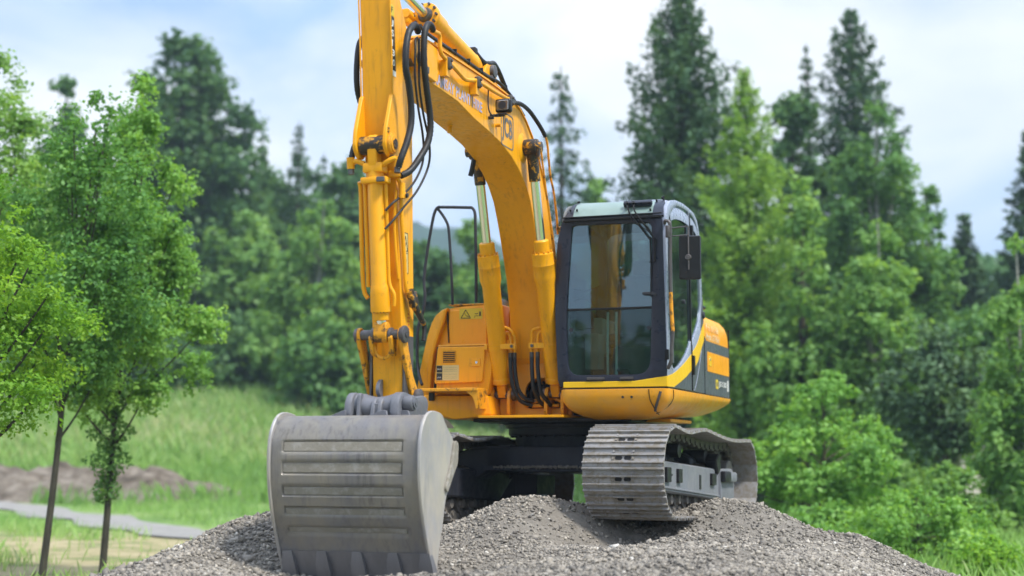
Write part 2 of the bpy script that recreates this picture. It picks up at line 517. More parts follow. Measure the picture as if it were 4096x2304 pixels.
    def loft(self, loops, cap=True):
        tb = bmesh.new()
        Rg = [[tb.verts.new(p) for p in lp] for lp in loops]
        n = len(loops[0])
        for A, B in zip(Rg, Rg[1:]):
            for k in range(n):
                tb.faces.new((A[k], A[(k + 1) % n], B[(k + 1) % n], B[k]))
        if cap:
            tb.faces.new(Rg[0][::-1])
            tb.faces.new(Rg[-1])
        bmesh.ops.recalc_face_normals(tb, faces=tb.faces)
        return self._merge(tb)
    def ring_plate(self, outer, inner, a0, a1, plane='yz', bev=0.0):
        """plate with an opening: outer and inner loops of equal length"""
        tb = bmesh.new()
        def mk(p, a):
            if plane == 'yz':
                return (a, p[0], p[1])
            return (p[0], a, p[1])
        n = len(outer)
        V = [[tb.verts.new(mk(p, a)) for p in lp] for (lp, a) in ((outer, a0), (inner, a0), (inner, a1), (outer, a1))]
        for a in range(4):
            A, B = V[a], V[(a + 1) % 4]
            for k in range(n):
                tb.faces.new((A[k], A[(k + 1) % n], B[(k + 1) % n], B[k]))
        bmesh.ops.recalc_face_normals(tb, faces=tb.faces)
        return self._merge(tb, bev)
    def build(self, name, mat, parent=None, label=None, angle=35, M=None):
        if M is not None:
            self.bm.transform(M)
        me = bpy.data.meshes.new(name)
        self.bm.to_mesh(me)
        self.bm.free()
        me.polygons.foreach_set('use_smooth', [True] * len(me.polygons))
        me.set_sharp_from_angle(angle=R(angle))
        return link(name, me, mat, parent, label)
    def build_each(self, name, mat, parent=None, M=None, angle=35):
        """one object per loose piece"""
        if M is not None:
            self.bm.transform(M)
        self.bm.verts.index_update(); self.bm.verts.ensure_lookup_table()
        seen = set(); first = None
        for v0 in self.bm.verts:
            if v0.index in seen: continue
            st_ = [v0]; isl = set()
            while st_:
                v = st_.pop()
                if v.index in isl: continue
                isl.add(v.index)
                st_ += [e.other_vert(v) for e in v.link_edges if e.other_vert(v).index not in isl]
            seen |= isl
            mp_ = {}
            nb = MB()
            for i_ in sorted(isl):
                mp_[i_] = nb.bm.verts.new(self.bm.verts[i_].co)
            for f_ in self.bm.faces:
                if f_.verts[0].index in isl:
                    nb.bm.faces.new([mp_[v.index] for v in f_.verts])
            o_ = nb.build(name, mat, parent, angle=angle)
            first = first or o_
        self.bm.free()
        return first
def resample(loop, n, center):
    """resample a closed loop by polar angle about a centre so two loops can be bridged"""
    cx, cy = center
    out = []
    m_ = len(loop)
    for k in range(n):
        th = 2 * PI * k / n
        dx, dy = math.cos(th), math.sin(th)
        best = None
        for i in range(m_):
            ax, ay = loop[i][0] - cx, loop[i][1] - cy
            bx, by = loop[(i + 1) % m_][0] - cx, loop[(i + 1) % m_][1] - cy
            ex, ey = bx - ax, by - ay
            den = dx * ey - dy * ex
            if abs(den) < 1e-12:
                continue
            tt = (ax * ey - ay * ex) / den
            s = (ax * dy - ay * dx) / den
            if tt > 0 and -1e-9 <= s <= 1 + 1e-9 and (best is None or tt > best):
                best = tt
        out.append((cx + dx * best, cy + dy * best))
    return out
def round_poly(pts, r, n=5):
    """round the corners of a polygon; r may be a number or a list"""
    out = []
    N = len(pts)
    for i in range(N):
        ri = r[i] if isinstance(r, (list, tuple)) else r
        p = Vector(pts[i]); a = Vector(pts[i - 1]) - p; b = Vector(pts[(i + 1) % N]) - p
        ri = min(ri, a.length * .48, b.length * .48)
        if ri < 1e-4:
            out.append(tuple(p)); continue
        A = p + a.normalized() * ri; B = p + b.normalized() * ri
        for k in range(n + 1):
            s = k / n
            q = A * (1 - s) ** 2 + p * 2 * s * (1 - s) + B * s * s
            out.append(tuple(q))
    return out
def text_mesh(name, s, mat, parent, origin, udir, vdir, width, height, bold=0.012, lift=0.002):
    cu = bpy.data.curves.new('txt', 'FONT')
    cu.body = s
    cu.size = 1
    cu.offset = bold
    cu.space_character = 1.05
    to = bpy.data.objects.new('txt', cu)
    COL.objects.link(to)
    dg = bpy.context.evaluated_depsgraph_get()
    me = bpy.data.meshes.new_from_object(to.evaluated_get(dg))
    bpy.data.objects.remove(to)
    bpy.data.curves.remove(cu)
    co = np.zeros(len(me.vertices) * 3)
    me.vertices.foreach_get('co', co)
    co = co.reshape(-1, 3)
    mn, mxx = co.min(0), co.max(0)
    un = (co[:, 0] - mn[0]) / (mxx[0] - mn[0]) * width
    vn = (co[:, 1] - mn[1]) / (mxx[1] - mn[1]) * height
    U, V = np.array(udir, float), np.array(vdir, float)
    Nn = np.cross(U, V)
    P = np.array(origin)[None] + un[:, None] * U + vn[:, None] * V + Nn * lift
    me.vertices.foreach_set('co', P.ravel())
    me.name = name
    me.materials.clear()
    me.update()
    return link(name, me, mat, parent)
def raw_mesh(name, verts, faces_n, fverts, tint=None):
    """fast mesh from numpy; all faces have fverts corners"""
    me = bpy.data.meshes.new(name)
    nv, nf = len(verts), len(faces_n)
    me.vertices.add(nv)
    me.vertices.foreach_set('co', np.ascontiguousarray(verts, dtype=np.float32).ravel())
    me.loops.add(nf * fverts)
    me.loops.foreach_set('vertex_index', np.ascontiguousarray(faces_n, dtype=np.int32).ravel())
    me.polygons.add(nf)
    me.polygons.foreach_set('loop_start', np.arange(0, nf * fverts, fverts, dtype=np.int32))
    me.update(calc_edges=True)
    if tint is not None:
        a = me.attributes.new('tint', 'FLOAT', 'POINT')
        a.data.foreach_set('value', np.ascontiguousarray(tint, dtype=np.float32))
    return me
# value noise ---------------------------------------------------------------
_rs = np.random.RandomState(5)
_tab = _rs.rand(256, 256)
def vnoise(x, y):
    xi = np.floor(x).astype(int); yi = np.floor(y).astype(int)
    fx = x - xi; fy = y - yi
    fx = fx * fx * (3 - 2 * fx); fy = fy * fy * (3 - 2 * fy)
    g = lambda a, b: _tab[a & 255, b & 255]
    return (g(xi, yi) * (1 - fx) + g(xi + 1, yi) * fx) * (1 - fy) + (g(xi, yi + 1) * (1 - fx) + g(xi + 1, yi + 1) * fx) * fy
def fbm(x, y, o=4, gain=.5):
    s = 0; a = 1; tt = 0
    for i in range(o):
        s = s + a * vnoise(x * 2 ** i + 17 * i, y * 2 ** i + 31 * i); tt += a; a *= gain
    return s / tt - 0.5
def sstep(a, b, x):
    t_ = np.clip((x - a) / (b - a), 0, 1)
    return t_ * t_ * (3 - 2 * t_)

# ------------------------------------------------------------------ terrain
def terrain_z(x, y):
    x = np.asarray(x, float); y = np.asarray(y, float)
    left = 1 - sstep(-13, 18, x)
    rise = sstep(44, 70, y) * (5.2 * left + 0.35 * (1 - left)) + np.maximum(y - 70, 0) * (0.055 * left + 0.02)
    rise = rise + sstep(40, 120, y) * 0.3
    return -1.0 + rise + fbm(x * .25, y * .25, 4) * 0.18 * sstep(12, 30, y) + fbm(x * .06, y * .06, 2) * 0.3 * sstep(16, 50, y)
def axis(parts):
    out = []
    for a, b, st in parts:
        out.append(np.arange(a, b, st))
    return np.unique(np.round(np.concatenate(out), 4))
def grid_mesh(name, xs, ys, zf):
    X, Y = np.meshgrid(xs, ys)
    Z = zf(X, Y)
    V = np.stack([X, Y, Z], -1).reshape(-1, 3)
    nx, ny = len(xs), len(ys)
    i = np.arange(ny - 1)[:, None] * nx + np.arange(nx - 1)[None]
    F_ = np.stack([i, i + 1, i + nx + 1, i + nx], -1).reshape(-1, 4)
    me = raw_mesh(name, V, F_, 4)
    me.polygons.foreach_set('use_smooth', np.ones(len(F_), dtype=bool))
    return me
me = grid_mesh('ground', axis([(-1500, -200, 60), (-200, -40, 8), (-40, 40, .6), (40, 200, 8), (200, 1501, 60)]),
               axis([(-300, 0, 20), (0, 90, .6), (90, 200, 6), (200, 2001, 60)]), terrain_z)
# the ground material: meadow, and a strip of dry worn soil on the near side of the path
mg, t, out = new_mat('ground')
p = nd(t, 'ShaderNodeBsdfPrincipled')
v = coords(t)
g1 = ramp(t, noise(t, 0.35, 8, 0.65, v), [(0.3, (0.08, 0.15, 0.04)), (0.5, (0.15, 0.24, 0.07)), (0.7, (0.24, 0.30, 0.12))])
g2 = ramp(t, noise(t, 0.9, 8, 0.65, v), [(0.35, (0.10, 0.16, 0.045)), (0.5, (0.30, 0.26, 0.15)), (0.7, (0.40, 0.34, 0.22))])
sx = nd(t, 'ShaderNodeSeparateXYZ'); t.links.new(v, sx.inputs[0])
a1 = nd(t, 'ShaderNodeMath', operation='MULTIPLY_ADD')     # y + noise
a1.inputs[1].default_value = 6.0
t.links.new(noise(t, 0.4, 5, .6, v), a1.inputs[0]); t.links.new(sx.outputs['Y'], a1.inputs[2])
msk = nd(t, 'ShaderNodeMapRange'); msk.inputs['From Min'].default_value = 31; msk.inputs['From Max'].default_value = 34
msk.inputs['To Min'].default_value = 1; msk.inputs['To Max'].default_value = 0
t.links.new(a1.outputs[0], msk.inputs['Value'])
mskx = nd(t, 'ShaderNodeMapRange'); mskx.inputs['From Min'].default_value = -2; mskx.inputs['From Max'].default_value = 1
mskx.inputs['To Min'].default_value = 1; mskx.inputs['To Max'].default_value = 0
t.links.new(sx.outputs['X'], mskx.inputs['Value'])
mm = nd(t, 'ShaderNodeMath', operation='MULTIPLY'); t.links.new(msk.outputs[0], mm.inputs[0]); t.links.new(mskx.outputs[0], mm.inputs[1])
t.links.new(mixc(t, mm.outputs[0], g1, g2), p.inputs['Base Color'])
p.inputs['Roughness'].default_value = 1; p.inputs['Specular IOR Level'].default_value = 0.1
t.links.new(bump(t, noise(t, 4, 8, .75, v), .6, .05), p.inputs['Normal'])
t.links.new(p.outputs['BSDF'], out.inputs['Surface'])
MATS['ground'] = mg
tag(link('ground', me, 'ground'), kind='structure')

# footpath of pale gravel crossing behind the heap
pc = [(-24, 48), (-19, 45.5), (-15.5, 43), (-12.5, 39), (-9.3, 34), (-6.7, 29.7), (-4, 26), (0, 23), (4, 21.5)]
pcs = catmull([(a, b, 0) for a, b in pc], 10)
pv = []
for i, q in enumerate(pcs):
    d = (pcs[min(i + 1, len(pcs) - 1)] - pcs[max(i - 1, 0)]).normalized()
    nrm = Vector((-d.y, d.x, 0))
    for k in range(7):
        a = (k / 6 - .5) * 2
        wv = 0.85 + 0.22 * math.sin(i * .7 + (1 if a > 0 else 3))
        pv.append(tuple(q + nrm * a * wv))
pv = np.array(pv)
pv[:, 2] = terrain_z(pv[:, 0], pv[:, 1]) + 0.035
i = np.arange(len(pcs) - 1)[:, None] * 7 + np.arange(6)[None]
me = raw_mesh('path', pv, np.stack([i, i + 7, i + 8, i + 1], -1).reshape(-1, 4), 4)
tag(link('path', me, 'gravel_path'), kind='structure')

# low bank of dug soil beyond the path
def bank_z(x, y):
    u = (x + 14.2) / 7.0
    vv = (y - 46.5 + 0.25 * (x + 14)) / 2.6
    r_ = np.sqrt(u * u * (1 + .0 * x) + vv * vv)
    h = 0.85 * np.clip(1 - r_ ** 2.2, -0.6, 1)
    return terrain_z(x, y) + h * (1 + 0.9 * fbm(x * .8, y * .8, 4)) + 0.75 * fbm(x * 1.6, y * 1.6, 5, .6) * np.clip(1.3 - r_, 0, 1)
me = grid_mesh('soil_bank', np.arange(-23, -6.5, .16), np.arange(41.5, 52, .16), bank_z)
tag(link('soil_bank', me, 'soil'), kind='structure')

# forested hill far away
def hill_z(x, y):
    prof = 98 * np.exp(-((x + 110) / 235) ** 2)
    dy = np.clip((y - 420) / 130, 0, 1)
    return prof * sstep(0, 1, dy) * 1.0 + (fbm(x * .07, y * .07, 4) * 13 + fbm(x * .3, y * .3, 2) * 5) * sstep(0, .5, dy) - 4
me = grid_mesh('hill', np.arange(-520, 420, 4.0), np.arange(400, 620, 4.0), hill_z)
tag(link('hill', me, 'forest_hill'), kind='structure')

# ------------------------------------------------------------------ gravel heap
CP = np.array([ (3.0, 14.2, -.30), (3.3, 13.3, -.34), (-.75, 11.9, -.12), (-.5, 11.7, -.10), (-2.35, 10.7, -.07), (-2.7, 10.6, -.24),
 (-2.821, 9.7, -.30), (-2.486, 9.9, -.18), (-2.292, 10.2, -.09), (-2.074, 10.6, .05), (-1.841, 10.9, .13), (-1.5, 11.1, .14),
 (-.575, 12.1, -.06), (-.374, 12.2, .0), (-.149, 12.3, .148), (.026, 12.3, .184), (.175, 12.3, .177), (.374, 12.4, .157), (.588, 12.5, .134),
 (1.60, 12.75, -.02), (1.80, 13, .118), (2.01, 13.2, .159), (2.198, 13.2, .124), (2.325, 13.1, .071), (2.62, 12.8, -.10), (2.961, 12.8, -.125), (2.80, 12.8, -.125),
 (3.196, 12.4, -.274), (3.441, 12, -.417), (.568, 10.6, -.098), (.803, 10.7, -.079), (1.034, 10.8, -.096), (1.295, 11.3, -.037),
 (-.496, 10.4, -.20), (.028, 8.8, -.154), (.97, 8.8, -.154), (1.752, 9.2, -.187), (-.966, 9.3, -.20), (-.493, 9.3, -.19), (-1.488, 9.3, -.22), (-1.6, 9.95, -.27), (-1.1, 9.75, -.29), (-.6, 9.55, -.28),
 (-1.961, 9.3, -.195), (-2.5, 9.2, -.30), (2.4, 9.4, -.32), (3.0, 9.8, -.46), (-3.3, 9.8, -.50), (-3.2, 11.0, -.5), (-3.4, 12.5, -.8),
 (.9, 11.7, -.27), (.5, 11.7, -.2), (1.1, 12.2, -.22), (.7, 12.2, -.12), (-.6, 11.2, -.16), (0, 11.4, -.05), (-1.0, 11.4, -.06),
 (.3, 13.6, -.08), (-1, 13.6, -.09), (-.6, 13.2, -.04), (-.6, 12.7, -.05), (1.2, 13.6, -.03), (0, 15.4, -.20), (1.6, 15.2, -.08), (-.8, 15.4, -.11), (2.4, 15.2, -.06), (2.6, 14.2, -.08),
 (0, 17.5, -.45), (2, 17.8, -.5), (-2.2, 14, -.5), (-2, 16.5, -.5), (3.4, 16, -.4), (3.8, 14, -.45), (4.6, 12.5, -.85), (4.4, 10.5, -.85),
 (-.5, 7.6, -.42), (1.3, 7.6, -.42), (0, 6.4, -.9), (2.4, 7.8, -.7), (-2.0, 7.8, -.6), (-3.5, 8.4, -.9), (3.8, 8.6, -.9),
 (-4.3, 10, -1.05), (-4.4, 13, -1.05), (-3.6, 16.5, -1.05), (0, 20, -1.1), (4, 19, -1.1), (5.6, 15, -1.1), (5.8, 12, -1.15), (2, 5.6, -1.1), (-2, 5.6, -1.1), (5, 9, -1.1), (-5, 7, -1.2)])
def _tps():
    n = len(CP)
    d = np.hypot(CP[:, None, 0] - CP[None, :, 0], CP[:, None, 1] - CP[None, :, 1])
    K = np.where(d > 0, d * d * np.log(d + 1e-12), 0) + np.eye(n) * 0.004
    Pm = np.concatenate([np.ones((n, 1)), CP[:, :2]], 1)
    A = np.block([[K, Pm], [Pm.T, np.zeros((3, 3))]])
    return np.linalg.solve(A, np.concatenate([CP[:, 2], np.zeros(3)]))
_W = _tps()
def heap_smooth(x, y):
    x = np.asarray(x, float); y = np.asarray(y, float)
    sh = x.shape
    x = x.ravel(); y = y.ravel()
    out = np.zeros(len(x))
    for s in range(0, len(x), 20000):
        xx, yy = x[s:s + 20000], y[s:s + 20000]
        d = np.hypot(xx[:, None] - CP[None, :, 0], yy[:, None] - CP[None, :, 1])
        out[s:s + 20000] = np.where(d > 0, d * d * np.log(d + 1e-12), 0) @ _W[:-3] + _W[-3] + _W[-2] * xx + _W[-1] * yy
    r_ = np.hypot((x - .4) / 6.2, (y - 12.3) / 8.0)
    out = np.clip(out, -1.3, .5)
    out = out * (1 - sstep(.8, 1, r_)) + (-1.3) * sstep(.8, 1, r_)
    return out.reshape(sh)
def heap_z(x, y):
    return heap_smooth(x, y) - .025 + 0.05 * fbm(x * 1.5, y * 1.5, 3) + 0.075 * fbm(x * 4.5, y * 4.5, 4) + 0.022 * fbm(x * 21, y * 21, 2)
hx = np.arange(-6.2, 7.0, .045); hy = np.arange(4.2, 20.6, .045)
me = grid_mesh('gravel_mound', hx, hy, heap_z)
tag(link('gravel_mound', me, 'gravel_base'), kind='structure')
HX, HY = np.meshgrid(hx, hy)
# loose stones on the heap
def stones(name, n, x0, x1, y0, y1, s0, s1, seed, keep=None, zf=heap_z, lift=0.2):
    rs = np.random.RandomState(seed)
    x = rs.uniform(x0, x1, n); y = rs.uniform(y0, y1, n)
    if keep is not None:
        k = keep(x, y, rs); x, y = x[k], y[k]
    n = len(x)
    z = zf(x, y)
    s = s0 + (s1 - s0) * rs.rand(n) ** 3.6
    cube = np.array([(-1, -1, -1), (1, -1, -1), (1, 1, -1), (-1, 1, -1), (-1, -1, 1), (1, -1, 1), (1, 1, 1), (-1, 1, 1)], float) * .5
    P = cube[None] * (1 + rs.uniform(-.42, .42, (n, 8, 3)))
    P[:, 4:, :2] *= rs.uniform(.45, 1, (n, 1, 2))
    P = P * np.stack([s * rs.uniform(.8, 1.5, n), s * rs.uniform(.6, 1.1, n), s * rs.uniform(.35, .8, n)], -1)[:, None]
    # random rotations (euler-ish: tilt then spin)
    a = rs.uniform(0, 2 * PI, n); b = rs.normal(0, .55, n); c_ = rs.normal(0, .55, n)
    ca, sa, cb, sb, cc_, sc_ = np.cos(a), np.sin(a), np.cos(b), np.sin(b), np.cos(c_), np.sin(c_)
    X, Y, Z = P[..., 0], P[..., 1], P[..., 2]
    Y, Z = Y * cb[:, None] - Z * sb[:, None], Y * sb[:, None] + Z * cb[:, None]
    X, Z = X * cc_[:, None] + Z * sc_[:, None], -X * sc_[:, None] + Z * cc_[:, None]
    X, Y = X * ca[:, None] - Y * sa[:, None], X * sa[:, None] + Y * ca[:, None]
    V = np.stack([X + x[:, None], Y + y[:, None], Z + (z + s * lift)[:, None]], -1).reshape(-1, 3)
    q = np.array([(0, 3, 2, 1), (4, 5, 6, 7), (0, 1, 5, 4), (1, 2, 6, 5), (2, 3, 7, 6), (3, 0, 4, 7)])
    F_ = (np.arange(n)[:, None, None] * 8 + q[None]).reshape(-1, 4)
    return raw_mesh(name, V, F_, 4, np.repeat(np.clip(rs.normal(.45, .22, n) + 0.5 * fbm(x * 1.1, y * 1.1, 3), 0, 1), 8))
def keep_front(x, y, rs):
    r_ = np.hypot((x - .3) / 5.0, (y - 11.8) / 6.4)
    return (r_ < .95) & (rs.rand(len(x)) < np.where(y < 11.5, 1, .55) * (.35 + .65 * sstep(-.12, .08, fbm(x * 2.2, y * 2.2, 3))))
me = stones('gravel', 430000, -4.4, 4.8, 7.2, 14.4, .005, .029, 3, keep_front)
tag(link('gravel', me, 'stone'), kind='stuff')
me = stones('cobbles', 5200, -4.2, 4.6, 7.4, 14.2, .030, .062, 4, keep_front, lift=.05)
tag(link('cobbles', me, 'stone'), kind='stuff')

# ================================================================== EXCAVATOR
# local axes of the machine: x forward (towards the bucket), y to the operator's left, z up
EX = empty('excavator', (0.581, 14.29, 0), R(-109))
tag(EX, 'yellow tracked excavator with dark cab and grey bucket standing on the gravel heap', 'excavator')

# ---- boom
BL, BR = 0.055, -0.295
boom_top = [(4.16, 3.47), (4.13, 3.56), (4.05, 3.60), (3.752, 3.612), (3.2, 3.622), (2.6, 3.63), (2.2, 3.626), (1.962, 3.616), (1.75, 3.575), (1.58, 3.507), (1.404, 3.402), (1.26, 3.28), (1.132, 3.14), (0.96, 2.90), (.80, 2.6), (.68, 2.3), (.58, 2.0), (.50, 1.7), (.42, 1.42), (.40, 1.25)]
boom_bot = [(.50, 1.16), (.68, 1.17), (.80, 1.28), (.944, 1.435), (.968, 1.687), (1.0, 1.87), (1.085, 2.15), (1.165, 2.32), (1.25, 2.49), (1.33, 2.64), (1.44, 2.81), (1.58, 2.935), (1.75, 3.03), (1.95, 3.11), (2.24, 3.178), (2.55, 3.215), (2.88, 3.245), (3.24, 3.30), (3.6, 3.31), (3.75, 3.312), (3.95, 3.335), (4.08, 3.352), (4.14, 3.40)]
b = MB()
b.prism(boom_top + boom_bot, BR, BL, 'xz', bev=0.006)
boom = b.build('boom', 'yellow', EX)
# weld flanges along top and bottom plates, head plates
b = MB()
def strip(pts, l0, l1, off, th):
    P = [Vector((p[0], 0, p[1])) for p in pts]
    lo = []
    for i, q in enumerate(P):
        d = (P[min(i + 1, len(P) - 1)] - P[max(i - 1, 0)]).normalized()
        nrm = Vector((-d.z, 0, d.x))
        a0 = q + nrm * off; a1 = q + nrm * (off + th)
        lo.append([(a0.x, l0, a0.z), (a0.x, l1, a0.z), (a1.x, l1, a1.z), (a1.x, l0, a1.z)])
    b.loft(lo)
strip(boom_top[3:18], BL + .012, BR - .012, -.0, -.012)
strip([boom_top[1], boom_top[2], boom_top[3]], BL + .014, BR - .014, -.0, -.012)
b.build('flange_plate', 'yellow', boom)
b = MB()
for l0, l1 in ((BL + .001, BL + .028), (BR - .028, BR - .001)):
    b.prism(round_poly([(3.74, 3.325), (3.74, 3.585), (3.98, 3.598), (4.17, 3.56), (4.20, 3.40), (4.08, 3.34)], .04), l0, l1, 'xz', bev=.004)
b.build_each('head_plate', 'yellow', boom)
b = MB()
b.cyl((4.09, BL + .06, 3.42), (4.09, BR - .06, 3.42), .055, n=28, bev=.006)
b.cyl((4.09, BL + .075, 3.42), (4.09, BR - .075, 3.42), .035, n=20)
b.box((4.0, BL + .045, 3.36), (.05, .03, .05))
b.build('head_pin', 'pin_steel', boom)
# boom cylinder cross pin through the bend
b = MB()
b.cyl((1.66, BL - .01, 3.245), (1.66, BL + .02, 3.245), .15, .10, n=32)
b.cyl((1.66, BR + .01, 3.245), (1.66, BR - .02, 3.245), .15, .10, n=32)
b.build_each('pin_boss', 'yellow', boom)
b = MB()
b.cyl((1.66, .235, 3.245), (1.66, -.475, 3.245), .048, n=24, bev=.005)
b.cyl((1.66, BL + .02, 3.245), (1.66, .20, 3.245), .075, n=24, bev=.01)
b.cyl((1.66, BR - .02, 3.245), (1.66, -.44, 3.245), .075, n=24, bev=.01)
b.box((1.70, .215, 3.19), (.03, .03, .12))
b.build('cross_pin', 'greasy', boom)
# boom writing
text_mesh('lettering', 'RAMSAY PLANT HIRE', 'violet_decal', boom, (3.74, BL, 3.328), (-1, 0, 0), (0, 0, 1), 1.04, .088, bold=.03, lift=.003)
def logo(parent, f0, z0, wd, ht, mat, y, slantz=0.0):
    U = lambda u, v: (f0 - u * wd, z0 + v * ht - slantz * u * v)
    bb = MB()
    o_ = [U(.0, .0), U(1, 0), U(1, 1), U(0, 1)]
    i_ = [U(.05, .035), U(.95, .035), U(.95, .965), U(.05, .965)]
    c_ = (f0 - .5 * wd, z0 + .5 * ht)
    bb.ring_plate(resample(round_poly(o_, wd * .14, 6), 64, c_), resample(round_poly(i_, wd * .11, 6), 64, c_), y - .002, y + .0028, 'xz')
    return bb, U
bb, U = logo(boom, 2.235, 3.165, .325, .30, 'grey_decal', BL)
bb.build('logo_border', 'grey_decal', boom)
text_mesh('logo_lettering', 'JCB', 'grey_decal', boom, (2.205, BL, 3.205), (-1, 0, 0), (0, 0, 1), .262, .22, bold=.028, lift=.003)
# steel pipes along the left flank with clamps
b = MB()
def bend(path, r, n=10):
    """pipe with tight bends"""
    P = [Vector(p) for p in path]
    Q = [P[0]]
    for i in range(1, len(P) - 1):
        a = (P[i - 1] - P[i]); c = (P[i + 1] - P[i])
        k = min(.05, a.length * .45, c.length * .45)
        A = P[i] + a.normalized() * k; B = P[i] + c.normalized() * k
        for s in (0, .25, .5, .75, 1):
            Q.append(A * (1 - s) ** 2 + P[i] * 2 * s * (1 - s) + B * s * s)
    Q.append(P[-1])
    b.tube(Q, r, n, smooth=1)
bend([(4.02, .13, 3.66), (3.74, .10, 3.70), (3.74, .10, 3.56), (3.61, .10, 3.535), (3.48, .10, 3.525), (3.21, .10, 3.48), (2.93, .10, 3.54), (2.5, .10, 3.548), (2.09, .10, 3.568), (2.02, .10, 3.572)], .017)
b.build('pipe', 'yellow', boom)
b = MB()
bend([(3.68, .035, 3.652), (2.86, .035, 3.655), (2.3, .035, 3.655), (2.0, .03, 3.65)], .014)
bend([(3.68, -.02, 3.652), (2.86, -.02, 3.655), (2.3, -.02, 3.655), (2.0, -.02, 3.65)], .014)
b.build('pipe', 'yellow', boom)
for f, z in ((3.60, 3.50), (2.955, 3.51), (2.16, 3.545)):
    b = MB()
    b.box((f, .085, z - .03), (.07, .06, .13), bev=.004)
    b.build('pipe_bracket', 'yellow', boom)
    b = MB()
    b.box((f - .005, .112, z + .01), (.05, .05, .095), bev=.012, seg=2)
    b.cyl((f, .13, z + .03), (f, .150, z + .03), .012, n=6)
    b.cyl((f, .13, z - .02), (f, .150, z - .02), .012, n=6)
    b.build('pipe_clamp', 'fitting', boom)
# cable bundle on top
b = MB()
b.tube([(4.0, .01, 3.72), (3.8, .02, 3.70), (3.5, .03, 3.695), (3.0, .03, 3.695), (2.6, .035, 3.69), (2.3, .03, 3.70), (2.0, .03, 3.68), (1.78, .03, 3.64), (1.55, .02, 3.54), (1.36, .02, 3.42)], .012, 8)
b.tube([(4.0, .04, 3.70), (3.8, .04, 3.68), (3.5, .05, 3.672), (3.0, .05, 3.676), (2.6, .05, 3.672), (2.3, .055, 3.69), (2.0, .05, 3.66), (1.78, .05, 3.61), (1.6, .05, 3.55)], .012, 8)
for f in (3.3, 3.0, 2.7, 2.4, 2.1):
    b.box((f, .038, 3.683), (.012, .055, .05), bev=.002)
b.build('cable_bundle', 'rubber', boom)
# work lamp
b = MB()
b.box((2.50, .175, 3.425), (.07, .135, .115), bev=.02, seg=3)
wl = b.build('work_light', 'black_trim', boom)
b = MB()
b.box((2.537, .175, 3.425), (.012, .104, .084), bev=.006)
b.build('lens', 'lamp_glass', wl)
b = MB()
b.cyl((2.543, .175, 3.425), (2.546, .175, 3.425), .034, n=24)
b.build('bulb', 'plastic_dark', wl)
b = MB()
b.box((2.52, .165, 3.352), (.04, .09, .012)); b.box((2.54, .10, 3.345), (.02, .07, .012)); b.cyl((2.54, .055, 3.325), (2.54, .10, 3.325), .014, n=10)
b.tube([(2.47, .17, 3.35), (2.56, .10, 3.335), (2.60, .075, 3.40), (2.60, .075, 3.56)], .006, 6)
b.build('lamp_bracket', 'plastic_dark', wl)
b = MB()
b.cyl((2.36, .05, 3.30), (2.36, .10, 3.30), .016, n=12)
b.cyl((2.72, -.22, 3.18), (2.72, -.22, 3.24), .02, n=12)
b.build_each('stub', 'yellow', boom)
b = MB()
b.tube([(1.93, -.30, 3.12), (1.95, -.31, 3.03), (1.94, -.33, 2.97)], .022, 8)
b.build('grease_block', 'rubber', boom)

# ---- arm cylinder above the boom
A0 = Vector((2.30, -.12, 3.795)); A1 = Vector((3.50, -.12, 3.94)); AD = (A1 - A0).normalized()
b = MB()
ln = (A1 - A0).length
b.lathe(A0, A1, [(0.02, .05), (0.06, .068), (.16, .080), (.20, .080), (.21, .084), (.22, .080), (ln - .30, .080), (ln - .26, .092), (ln - .06, .094), (ln - .05, .108), (ln - .015, .108), (ln, .085)], 32)
ac = b.build('arm_cylinder', 'yellow', EX)
b = MB()
for k in range(10):
    a = 2 * PI * k / 10
    q = AD.to_track_quat('Z', 'Y').to_matrix()
    o_ = q @ Vector((.092 * math.cos(a), .092 * math.sin(a), 0))
    b.cyl(A1 + o_ - AD * .02, A1 + o_ + AD * .015, .011, n=6)
b.lathe(A1, A1 + AD * .03, [(0, .062), (.03, .05)], 24)
b.build_each('gland_bolts', 'pin_steel', ac)
b = MB()
b.cyl(A1, A1 + AD * .95, .038, n=28)
b.build('rod', 'chrome', ac)
b = MB()
b.box(tuple(A1 + Vector((.02, -.13, -.02))), (.16, .06, .12), bev=.015, seg=2)
b.cyl(A1 + Vector((-.12, -.12, -.03)), A1 + Vector((.1, -.12, 0.0)), .035, n=12)
b.build('port_block', 'yellow', ac)
b = MB()
for l0, l1 in ((-.045, -.015), (-.225, -.195)):
    b.prism(round_poly([(2.55, 3.63), (2.36, 3.86), (2.24, 3.87), (2.16, 3.80), (2.08, 3.63)], .06), l0, l1, 'xz', bev=.004)
b.build_each('mount_ear', 'yellow', boom)
b = MB()
b.cyl((2.27, .02, 3.79), (2.27, -.26, 3.79), .055, n=24, bev=.006)
b.cyl((2.27, -.06, 3.79), (2.27, -.18, 3.79), .075, n=24)
b.cyl((2.31, -.02, 3.73), (2.31, .01, 3.73), .02, n=10)
b.build('mount_pin', 'pin_steel', boom)
b = MB()
b.box((2.50, -.10, 3.91), (.07, .07, .07), bev=.012, seg=2)
b.tube([(2.48, -.08, 3.90), (2.40, -.04, 3.84), (2.28, -.03, 3.86), (2.15, -.04, 3.895), (2.02, -.05, 3.875), (1.90, -.05, 3.81), (1.82, -.04, 3.72), (1.80, -.04, 3.60)], .021, 10)
b.build('hose', 'rubber', ac)
b = MB()
b.tube([(2.06, .10, 3.57), (1.98, .10, 3.578), (1.82, .10, 3.60), (1.66, .12, 3.575), (1.52, .15, 3.50), (1.46, .18, 3.43), (1.42, .19, 3.39)], .019, 10)
b.build('hose', 'rubber', boom)
b = MB()
b.cyl((2.12, .10, 3.566), (2.02, .10, 3.574), .024, n=6)
